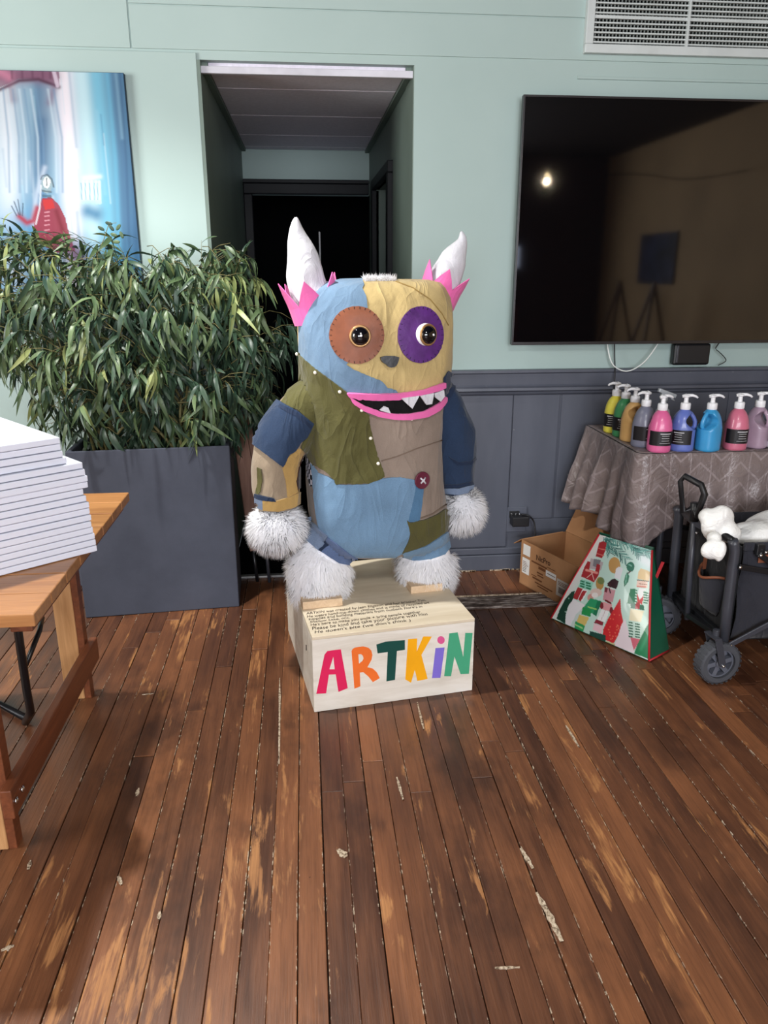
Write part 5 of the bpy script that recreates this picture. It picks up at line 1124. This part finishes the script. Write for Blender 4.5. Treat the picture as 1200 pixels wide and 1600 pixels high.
# perimeter drape
per = []
def addp(p, n_, cr_): per.append((Vector(p), Vector(n_), cr_))
cr_r = .03; NP = 150
y = CY1
for i in range(44): s_ = i/44; addp((CX0, CY1+(CY0+cr_r-CY1)*s_, 0), (-1, 0, 0), 0)
for i in range(9): a = PI+PI/2*i/8; addp((CX0+cr_r+cr_r*math.cos(a), CY0+cr_r+cr_r*math.sin(a), 0), (math.cos(a), math.sin(a), 0), 1-abs(i-4)/4*.5)
for i in range(1, 110): s_ = i/109; addp((CX0+cr_r+(CX1-CX0-cr_r)*s_, CY0, 0), (0, -1, 0), 0)
NR = 26; V, F_, UV = [], [], []; n_ = len(per); arc = 0; arcs = [0]
for i in range(1, n_): arcs.append(arcs[-1]+(per[i][0]-per[i-1][0]).length)
ac = arcs[44+4]
for i, (p, nn, c_) in enumerate(per):
    s_ = arcs[i]; dC = s_-ac
    cone = math.exp(-(dC/.10)**2); left = 1 if dC < 0 else 0
    hem = (.27+.13*math.sin(s_*7)**2) if dC < 0 else .285+.02*math.sin(s_*9)
    hem = hem+(.44-hem)*cone if dC > 0 else hem*.0+(.355+.02*math.sin(s_*16))*(1-cone)+.44*cone
    for j in range(NR+1):
        t_ = j/NR; dr = t_*hem
        fold = math.sin(s_*52+1.1*math.sin(s_*13))*.5+.5; fold = fold**1.5
        outw = .006+min(1, t_*4)*.004+t_*((.075 if left else .022)*(.25+.75*fold)*(1-cone)+.030*cone)
        if left and dC < -.30: outw += t_*.04*(1-abs(t_-.55))
        q_ = p+nn*outw+Vector((0, 0, TZ-dr+.002))
        if j > NR*.72 and cone > .4: q_ += Vector((.0, .0, .0))+nn*(-.03*(t_-.72)/.28*cone)
        q_ += Vector((noise.noise(q_*11), noise.noise(q_*11+Vector((5, 0, 0))), 0))*.010*t_
        V.append(q_); UV.append((s_, -dr))
for i in range(n_-1):
    for j in range(NR): a = i*(NR+1)+j; F_.append((a, a+1, a+NR+2, a+NR+1))
b_ = len(V); NX, NY = 60, 24
for i in range(NX+1):
    for j in range(NY+1):
        x, y = CX0+.0+(CX1-CX0)*i/NX, CY0+(CY1-CY0)*j/NY
        if i == 0 and j == 0: x, y = CX0+.009, CY0+.009
        V.append(Vector((x, y, TZ+.0025+.0015*noise.noise(Vector((x*9, y*9, 0)))))); UV.append((x, y))
for i in range(NX):
    for j in range(NY): a = b_+i*(NY+1)+j; F_.append((a, a+NY+1, a+NY+2, a+1))
me = bpy.data.meshes.new('tablecloth'); me.from_pydata([tuple(p) for p in V], [], F_); ul = me.uv_layers.new(name='UVMap')
for lp in me.loops: ul.data[lp.index].uv = UV[lp.vertex_index]
me.materials.append(M_cloth); me.polygons.foreach_set('use_smooth', [True]*len(me.polygons))
tc = bpy.data.objects.new('tablecloth', me); COL.objects.link(tc); sd = tc.modifiers.new('solid', 'SOLIDIFY'); sd.thickness = .0015; sd.offset = 1
tag(tc, 'grey brown plastic tablecloth with pale zigzag lines draped over the long table', 'tablecloth')
# ================================================================== PAINT BOTTLES
M_blabel = plain('black_bottle_label', (24, 22, 26), .45, .4, bump=0); M_ltext = plain('label_white_text', (200, 200, 205), .6, .3, bump=0)
def bottle(px, py, colr, rz, lab_side, pump_rz, desc, hs=1.0, dy=0.0):
    b0 = onZ(px, py-5, TZ+.004); b0.y += dy
    t = NT('paint_in_bottle'); g = t.coord()
    c_ = t.ramp(t.noise(g, 14, 4), [(.3, lin(tuple(max(0, v_*.93) for v_ in colr))), (.7, lin(colr))]); t.b.inputs['Subsurface Weight'].default_value = .0
    mt = t.out(c_, .32, .45); t.b.inputs['Coat Weight'].default_value = .2
    r = thing('pump_bottle', desc, 'bottle', b0, rz, 'pump bottles of paint on the cloth covered table')
    # body: rounded section, handle side (+x) pinched in between z .072 and .150
    RR = .0475; rings = []; N_ = 36
    prof = [(0, .86), (.003, .96), (.009, 1.0), (.05, 1.0), (.088, 1.0), (.098, .985), (.112, .95), (.126, .88), (.140, .77), (.152, .63), (.160, .48), (.165, .36), (.170, .33)]
    def frac(z): return 0 if z < .092 or z > .150 else math.sin(PI*(z-.092)/.058)**.6
    zs = []
    for (z0, r0), (z1, r1) in zip(prof[:-1], prof[1:]):
        k = max(1, int((z1-z0)/.006)); zs += [(z0+(z1-z0)*i/k, r0+(r1-r0)*i/k) for i in range(k)]
    zs.append(prof[-1])
    for z, rf in zs:
        rg = []
        for i in range(N_):
            a = 2*PI*i/N_; c_, s_ = math.cos(a), math.sin(a); e = .82 if z < .1 else .9
            x, y = math.copysign(abs(c_)**e, c_)*RR*rf, math.copysign(abs(s_)**e, s_)*RR*rf*.94
            lim = RR*(rf-.0)-frac(z)*.042
            if x > lim: x = lim
            rg.append(Vector((x, y, z*hs)))
        rings.append(rg)
    body = MB().rings(rings, True).build('body', mt, r, smooth=True, local=True, autosm=50)
    MB().tube([(.036, 0, .090*hs), (.0435, 0, .100*hs), (.0430, 0, .118*hs), (.036, 0, .134*hs), (.024, 0, .150*hs), (.014, 0, .157*hs)], [.0085, .0085, .0085, .0082, .008, .008], 12).build('handle', mt, r, smooth=True, local=True)
    MB().lathe([(0, .166), (.0185, .166), (.0195, .168), (.0195, .188), (.0175, .192), (.0095, .193), (.0085, .200), (.0085, .214), (.0, .214)], 24, (0, 0, (hs-1)*.17)).build('cap', M_whitepl, r, smooth=True, local=True, autosm=40)
    zc = (hs-1)*.17; Rm = Matrix.Rotation(pump_rz-rz, 3, 'Z')
    mb = MB(); mb.ell((0, 0, .219+zc), .0165, .0135, .0065, 16, 8); mb.tube([Vector((0, 0, .220+zc)), Rm @ Vector((-.022, 0, .222))+Vector((0, 0, zc)), Rm @ Vector((-.036, 0, .218))+Vector((0, 0, zc)), Rm @ Vector((-.043, 0, .212))+Vector((0, 0, zc))], [.0075, .006, .0048, .004], 10)
    mb.tube([Vector((0, 0, .220+zc)), Rm @ Vector((.016, 0, .217))+Vector((0, 0, zc))], [.009, .006], 10)
    mb.build('pump', M_whitepl, r, smooth=True, local=True)
    if lab_side is not None:
        # label wraps half of the body, centred at world angle lab_side
        la = lab_side-rz; rg = []
        for z in (.030*hs, .088*hs):
            row = []
            for i in range(25):
                a = la-1.25+2.5*i/24; c_, s_ = math.cos(a), math.sin(a); e = .82
                row.append(Vector((math.copysign(abs(c_)**e, c_)*(RR+.0008), math.copysign(abs(s_)**e, s_)*(RR*.94+.0008), z)))
            rg.append(row)
        lb_ = MB().rings(rg, False, closed=False).build('label', M_blabel, r, smooth=True, local=True)
        for k in range(5):
            z = .080*hs-k*.0095; hh = .0035 if k == 0 else .0016; rg = []
            ext = .42 if k in (0, 4) else .3
            for zz in (z, z-hh):
                row = []
                for i in range(9):
                    a = la+.25-ext+2*ext*i/8; c_, s_ = math.cos(a), math.sin(a); e = .82
                    row.append(Vector((math.copysign(abs(c_)**e, c_)*(RR+.0014), math.copysign(abs(s_)**e, s_)*(RR*.94+.0014), zz)))
                rg.append(row)
            MB().rings(rg, False, closed=False).build('label_line', M_ltext, lb_, smooth=True, local=True)
    return r
S_ = math.radians
bottle(958, 679.5, (232, 220, 84), S_(60), S_(-140), S_(5), 'yellow paint pump bottle at the far end of the row by the wall', .98)
bottle(972, 686, (66, 142, 92), S_(70), S_(-130), S_(5), 'green paint pump bottle between the yellow and the gold bottles')
bottle(986, 693.5, (214, 170, 108), S_(-62), None, S_(8), 'gold ochre paint pump bottle with its hollow handle facing out')
bottle(1003, 701.5, (120, 122, 140), S_(45), S_(-92), S_(8), 'grey paint pump bottle between the gold and the hot pink bottles')
bottle(1028, 709.5, (222, 104, 156), S_(80), S_(-100), S_(190), 'hot pink paint pump bottle with black label at the table corner')
bottle(1063, 708, (98, 116, 190), S_(-15), S_(-145), S_(165), 'blue paint pump bottle right beside the hot pink one')
bottle(1104, 708, (62, 156, 212), S_(-158), None, S_(172), 'bright cyan paint pump bottle with no label in view')
bottle(1146, 706, (206, 112, 138), S_(80), S_(-100), S_(160), 'rose pink paint pump bottle next to the mauve one')
bottle(1178, 703, (170, 146, 166), S_(-55), None, S_(165), 'mauve paint pump bottle between the rose pink and the white ones')
bottle(1214, 704, (232, 232, 238), S_(60), S_(-110), S_(170), 'white paint pump bottle at the edge of the picture')
# trigger spray bottle behind the grey and pink ones
b0 = onZ(1030, 690, TZ+.004); sp = thing('spray_bottle', 'clear spray bottle with grey trigger head behind the grey and hot pink bottles', 'bottle', b0)
M_clear = plain('frosted_plastic', (170, 176, 182), .25, .5, var=.03, bump=0)
MB().lathe([(0, 0), (.034, 0), (.036, .01), (.036, .10), (.028, .135), (.013, .155), (.013, .17), (0, .17)], 24, b0).build('body', M_clear, sp, smooth=True)
mb = MB(); hz = b0+Vector((0, 0, .17)); mb.lathe([(0, 0), (.016, 0), (.016, .02), (.010, .026), (0, .026)], 20, hz)
mb.build('collar', M_clear, sp, smooth=True)
mb = MB(); mb.bar(hz+Vector((-.028, 0, .050)), hz+Vector((.050, 0, .022)), .018, .017); mb.bar(hz+Vector((-.012, 0, .01)), hz+Vector((-.006, 0, .045)), .012, .016); mb.build('head', M_clear, sp, bevel=.004)
MB().tube([hz+Vector((.025, 0, .03)), hz+Vector((.034, 0, .012)), hz+Vector((.046, 0, .004))], [.004, .004, .003], 8).build('trigger', M_clear, sp, smooth=True)
# small kraft block between bottles
o = MB().box(1.567, 2.975, TZ+.004, 1.60, 2.99, TZ+.088).build('wooden_offcut', wood('offcut_wood', (120, 98, 80), (150, 126, 104), 'Z', .7), bevel=.002); tag(o, 'thin brown wooden offcut standing behind the blue and cyan bottles', 'wood block')
o = MB().box(1.685, 2.985, TZ+.004, 1.71, 3.0, TZ+.088).build('wooden_offcut', wood('offcut_wood', (120, 98, 80), (150, 126, 104), 'Z', .7), bevel=.002); tag(o, 'thin brown wooden offcut standing behind the cyan and rose bottles', 'wood block')

# ================================================================== FOLDING WAGON
wg = thing('folding_wagon', 'dark grey folding wagon with fabric body and rubber wheels before the cloth covered table', 'wagon', (1.9, 2.6, 0))
F_wag = fabric('charcoal_wagon_fabric', (54, 55, 64), wr=.5, wscale=7); F_wagin = fabric('black_wagon_fabric', (26, 27, 31), wr=.3); M_tyre = plain('grey_rubber_tyre', (74, 76, 82), .7, .3, bump=.2); M_hub = plain('grey_plastic_hub', (98, 101, 112), .45, .4, bump=.03)
M_brown = plain('brown_leatherette', (132, 78, 54), .5, .4)
YN, YF = 2.40, 2.80; XE, XW = 1.488, 2.42; ZT = .545
for xx, yy in ((XE, YN), (XE-.01, YF), (XW, YN), (XW, YF)):
    sg = 1 if xx < 2 else -1
    mb = MB(); mb.tube([(xx+.005*sg, yy, .125), (xx, yy, .3), (xx-.004*sg, yy, ZT-.035), (xx-.010*sg, yy, ZT-.012), (xx-.028*sg+.012, yy, ZT)], [.0185]*5, 14); mb.build('post', M_greymet, wg, smooth=True)
for xx in (XE-.012, XW): MB().tube([(xx, YN+.01, ZT-.002), (xx, YF-.01, ZT-.002)], .0125, 12).build('top_rail', M_blackmet, wg, smooth=True)
for xx in (XE, XW):
    MB().bar((xx, YN, .175), (xx, YF, .175), .022, .022).build('lower_rail', M_blackmet, wg, bevel=.002)
# fabric body
mb = MB(); n_ = 40
def side(y, s): return [[Vector((XE+.035+(XW-XE-.07)*i/n_, y+s*(.014*math.sin(i*.75+k)*math.sin(PI*k/8)+.012*math.sin(PI*k/8)), .155+(ZT-.025-.155)*k/8)) for i in range(n_+1)] for k in range(9)]
for y, s in ((YN+.012, -1), (YF-.012, 1)): mb.rings(side(y, s), False, closed=False)
bd_ = mb.build('fabric_body', F_wag, wg, smooth=True); sd = bd_.modifiers.new('solid', 'SOLIDIFY'); sd.thickness = .004; sd.offset = 0
mb = MB(); mb.box(XE+.03, YN+.012, .150, XW-.03, YF-.012, .158); mb.box(XE+.028, YN+.012, .155, XE+.034, YF-.012, ZT-.03); mb.box(XW-.034, YN+.012, .155, XW-.028, YF-.012, ZT-.03); mb.build('fabric_liner', F_wagin, wg)
for (zz, hh) in ((ZT-.040, .030),):
    mb = MB().box(XE+.03, YN-.002, zz, XW-.03, YN+.008, zz+hh); mb.build('top_band', F_wag, wg, bevel=.003)
MB().box(1.575, YN-.008, ZT-.085, 1.622, YN-.003, ZT-.055).build('brand_patch', M_brown, wg, bevel=.001)
# end pocket
mb = MB(); yc = 2.56
rg = []
for k, (z, w_, d_) in enumerate(((.205, .055, .012), (.225, .070, .030), (.30, .078, .042), (.345, .080, .050))):
    rg.append([Vector((XE+.024-d_*math.sin(PI*i/14), yc-w_+2*w_*i/14, z+(.022*math.cos(PI*i/14*1.0)**2 if k == 3 else 0))) for i in range(15)])
mb.rings(rg, False, closed=False); pk = mb.build('end_pocket', F_wag, wg, smooth=True); sd = pk.modifiers.new('solid', 'SOLIDIFY'); sd.thickness = .003
MB().tube(rg[-1], .0055, 8).build('pocket_trim', M_brown, pk, smooth=True)
MB().bar((XE+.018, yc+.06, .35), (XE+.018, yc+.055, .45), .014, .004).build('pocket_strap', M_brown, pk)
# pole and handle
pz = MB().tube([(1.452, 2.60, .15), (1.440, 2.60, .36), (1.430, 2.60, .575)], .0105, 14).build('pull_pole', M_greymet, wg, smooth=True)
MB().tube([(1.430, 2.60, .555), (1.425, 2.60, .625)], .0165, 14).build('pole_collar', M_black, wg, smooth=True)
a0 = Vector((1.425, 2.60, .610)); hd = [a0, onY(1067, 800, 2.62), onY(1063, 752, 2.64), onY(1070, 744, 2.63), onY(1096, 758, 2.57), onY(1101, 772, 2.56), onY(1088, 808, 2.58), a0]
MB().tube(hd, [.013, .0095, .010, .0115, .0125, .013, .010, .013], 10).build('pull_handle', M_black, wg, smooth=True)
MB().bar(hd[3], hd[4], .010, .017).build('grip_insert', plain('dull_brown_grip', (92, 62, 52), .6), wg)
MB().bar((1.436, 2.60, .545), (XE, YN+.02, .535), .020, .020).build('link_bar', M_greymet, wg, bevel=.002)
MB().bar((1.436, 2.60, .545), (XE-.012, YF-.02, .535), .020, .020).build('link_bar', M_blackmet, wg, bevel=.002)
MB().bar((1.452, 2.60, .17), (XE, YN+.02, .165), .020, .018).build('link_bar', M_blackmet, wg, bevel=.002)
MB().bar((1.452, 2.60, .17), (XE, YF-.02, .165), .020, .018).build('link_bar', M_blackmet, wg, bevel=.002)
# near and far scissor bars
for yy in (YN-.024, YF+.02):
    for a, b_ in (((XE+.006, yy, .455), (1.88, yy, .375)), ((XE+.075, yy, .50), (1.84, yy, .30)), ((1.84, yy-.006, .375), (XW, yy-.006, .455)), ((1.80, yy-.006, .30), (XW-.07, yy-.006, .50)), ((XE+.012, yy, .148), (1.90, yy, .37)), ((1.80, yy-.006, .37), (XW, yy-.006, .148))):
        MB().bar(a, b_, .007, .020).build('cross_bar', M_blackmet if yy > 2.5 or b_[2] < a[2] else M_greymet, wg, bevel=.002)
for p in ((XE+.008, YN-.031, .455), (XE+.078, YN-.031, .497), (XE+.095, YN-.031, .508), (1.625, YN-.031, .43), (XE+.016, YN-.031, .15), (XE-.03, 2.585, .160), (XE-.045, 2.588, .535), (XE-.047, 2.588, .510)):
    MB().ell(p, .0062, .004, .0062, 12, 6).build('rivet', M_chrome, wg, smooth=True)
MB().box(1.555, YN-.022, ZT-.052, 1.585, YN-.003, ZT-.012).build('hook_bracket', M_blackmet, wg, bevel=.003)
# wheels
def wheel(cx, cy_, rz):
    Rr = .081; Mz = Matrix.Translation((cx, cy_, Rr)) @ Matrix.Rotation(rz, 4, 'Z') @ Matrix.Rotation(PI/2, 4, 'X'); M3 = Mz.to_3x3()
    ty = MB().lathe([(.056, -.026), (.072, -.027), (.079, -.022), (.081, -.012), (.081, .012), (.079, .022), (.072, .027), (.056, .026), (.056, -.026)], 44, (cx, cy_, Rr), M3)
    wh = ty.build('wheel', M_tyre, wg, smooth=True, autosm=35)
    mb = MB()
    for k in range(26):
        a = 2*PI*k/26
        for sg in (-1, 1):
            c_ = Matrix.Rotation(a+sg*.06, 4, 'Z'); mb.box(.0800, -.005, (-.024 if sg < 0 else .002), .0825, .005, (-.002 if sg < 0 else .024), Mz @ c_)
    mb.build('tread_blocks', M_tyre, wh, kind='stuff')
    hub = MB(); hub.lathe([(.0565, -.014), (.0565, .0155), (.050, .0155), (.050, -.014), (.0565, -.014)], 40, (cx, cy_, Rr), M3); hub.lathe([(0, -.016), (.016, -.016), (.016, .02), (.010, .024), (0, .024)], 20, (cx, cy_, Rr), M3)
    for k in range(6):
        c_ = Mz @ Matrix.Rotation(2*PI*k/6+.2, 4, 'Z'); hub.box(.012, -.0085, -.006, .053, .0085, .014, c_)
    hub.lathe([(0, -.012), (.054, -.012), (.054, -.009), (0, -.009)], 30, (cx, cy_, Rr), M3)
    hub.build('hub', M_hub, wh, autosm=35, smooth=True)
    return wh
for cx, cy_, rz, yy in ((1.470, 2.385, .10, YN), (1.440, 2.79, -.5, YF), (2.40, 2.39, 0, YN), (2.40, 2.79, 0, YF)):
    wheel(cx, cy_, rz)
    mb = MB(); up_ = Vector((cx-.020, cy_, .186)); n3 = Matrix.Rotation(rz, 3, 'Z') @ Vector((0, -1, 0))
    for sg in (-1, 1):
        mb.bar(up_+n3*.034*sg+Vector((-.01, 0, -.002)), Vector((cx, cy_, .081))+n3*.034*sg, .026 if sg == 1 else .018, .004, up=n3)
    mb.bar(up_+n3*.036+Vector((-.01, 0, 0)), up_-n3*.036+Vector((-.01, 0, 0)), .026, .006); mb.lathe([(0, .0), (.012, 0), (.012, .03), (0, .03)], 12, up_+Vector((0, 0, -.006)))
    mb.build('caster_fork', M_greymet, wg, bevel=.001)
    MB().ell(Vector((cx, cy_, .081))+n3*.037, .0065, .0065, .0065, 12, 8).build('axle_bolt', M_chrome, wg, smooth=True)
# white knotted plastic bag lying in the wagon
M_wbag = NT('white_plastic_bag'); g = M_wbag.coord(); M_wbag.bump(M_wbag.noise(g, 14, 4, .6, 1.5), .5, .02); M_wbag.b.inputs['Subsurface Weight'].default_value = .0; M_wbag = M_wbag.out(lin((238, 238, 236)), .35, .4)
mb = MB()
for px, py, Y, rx, ry, rz_, rot in ((1124, 812, 2.50, .050, .04, .052, .35), (1110, 825, 2.50, .030, .035, .05, -.5), (1138, 832, 2.48, .045, .04, .040, .7), (1111, 858, 2.41, .036, .022, .040, .1), (1125, 862, 2.39, .018, .02, .038, -.05), (1117, 842, 2.43, .026, .03, .030, .4), (1103, 806, 2.52, .026, .03, .030, .6)):
    c_ = onY(px, py, Y); mb.ell(c_, rx, ry, rz_, 20, 12, Matrix.Rotation(rot, 3, 'Y'))
mb.ell((1.83, 2.57, .535), .22, .115, .075, 28, 14, Matrix.Rotation(-.12, 3, 'Y')); mb.ell((1.64, 2.53, .52), .10, .075, .045, 24, 12, Matrix.Rotation(-.1, 3, 'Y')); mb.ell((2.02, 2.6, .54), .16, .12, .09, 24, 12)
mb.v = [p+Vector((noise.noise(p*17), noise.noise(p*17+Vector((4, 0, 0))), noise.noise(p*17+Vector((0, 4, 0)))))*.010 for p in mb.v]
o = mb.build('plastic_bag', M_wbag, smooth=True, remesh=.006); tag(o, 'white knotted plastic bag lying in the folding wagon', 'bag')
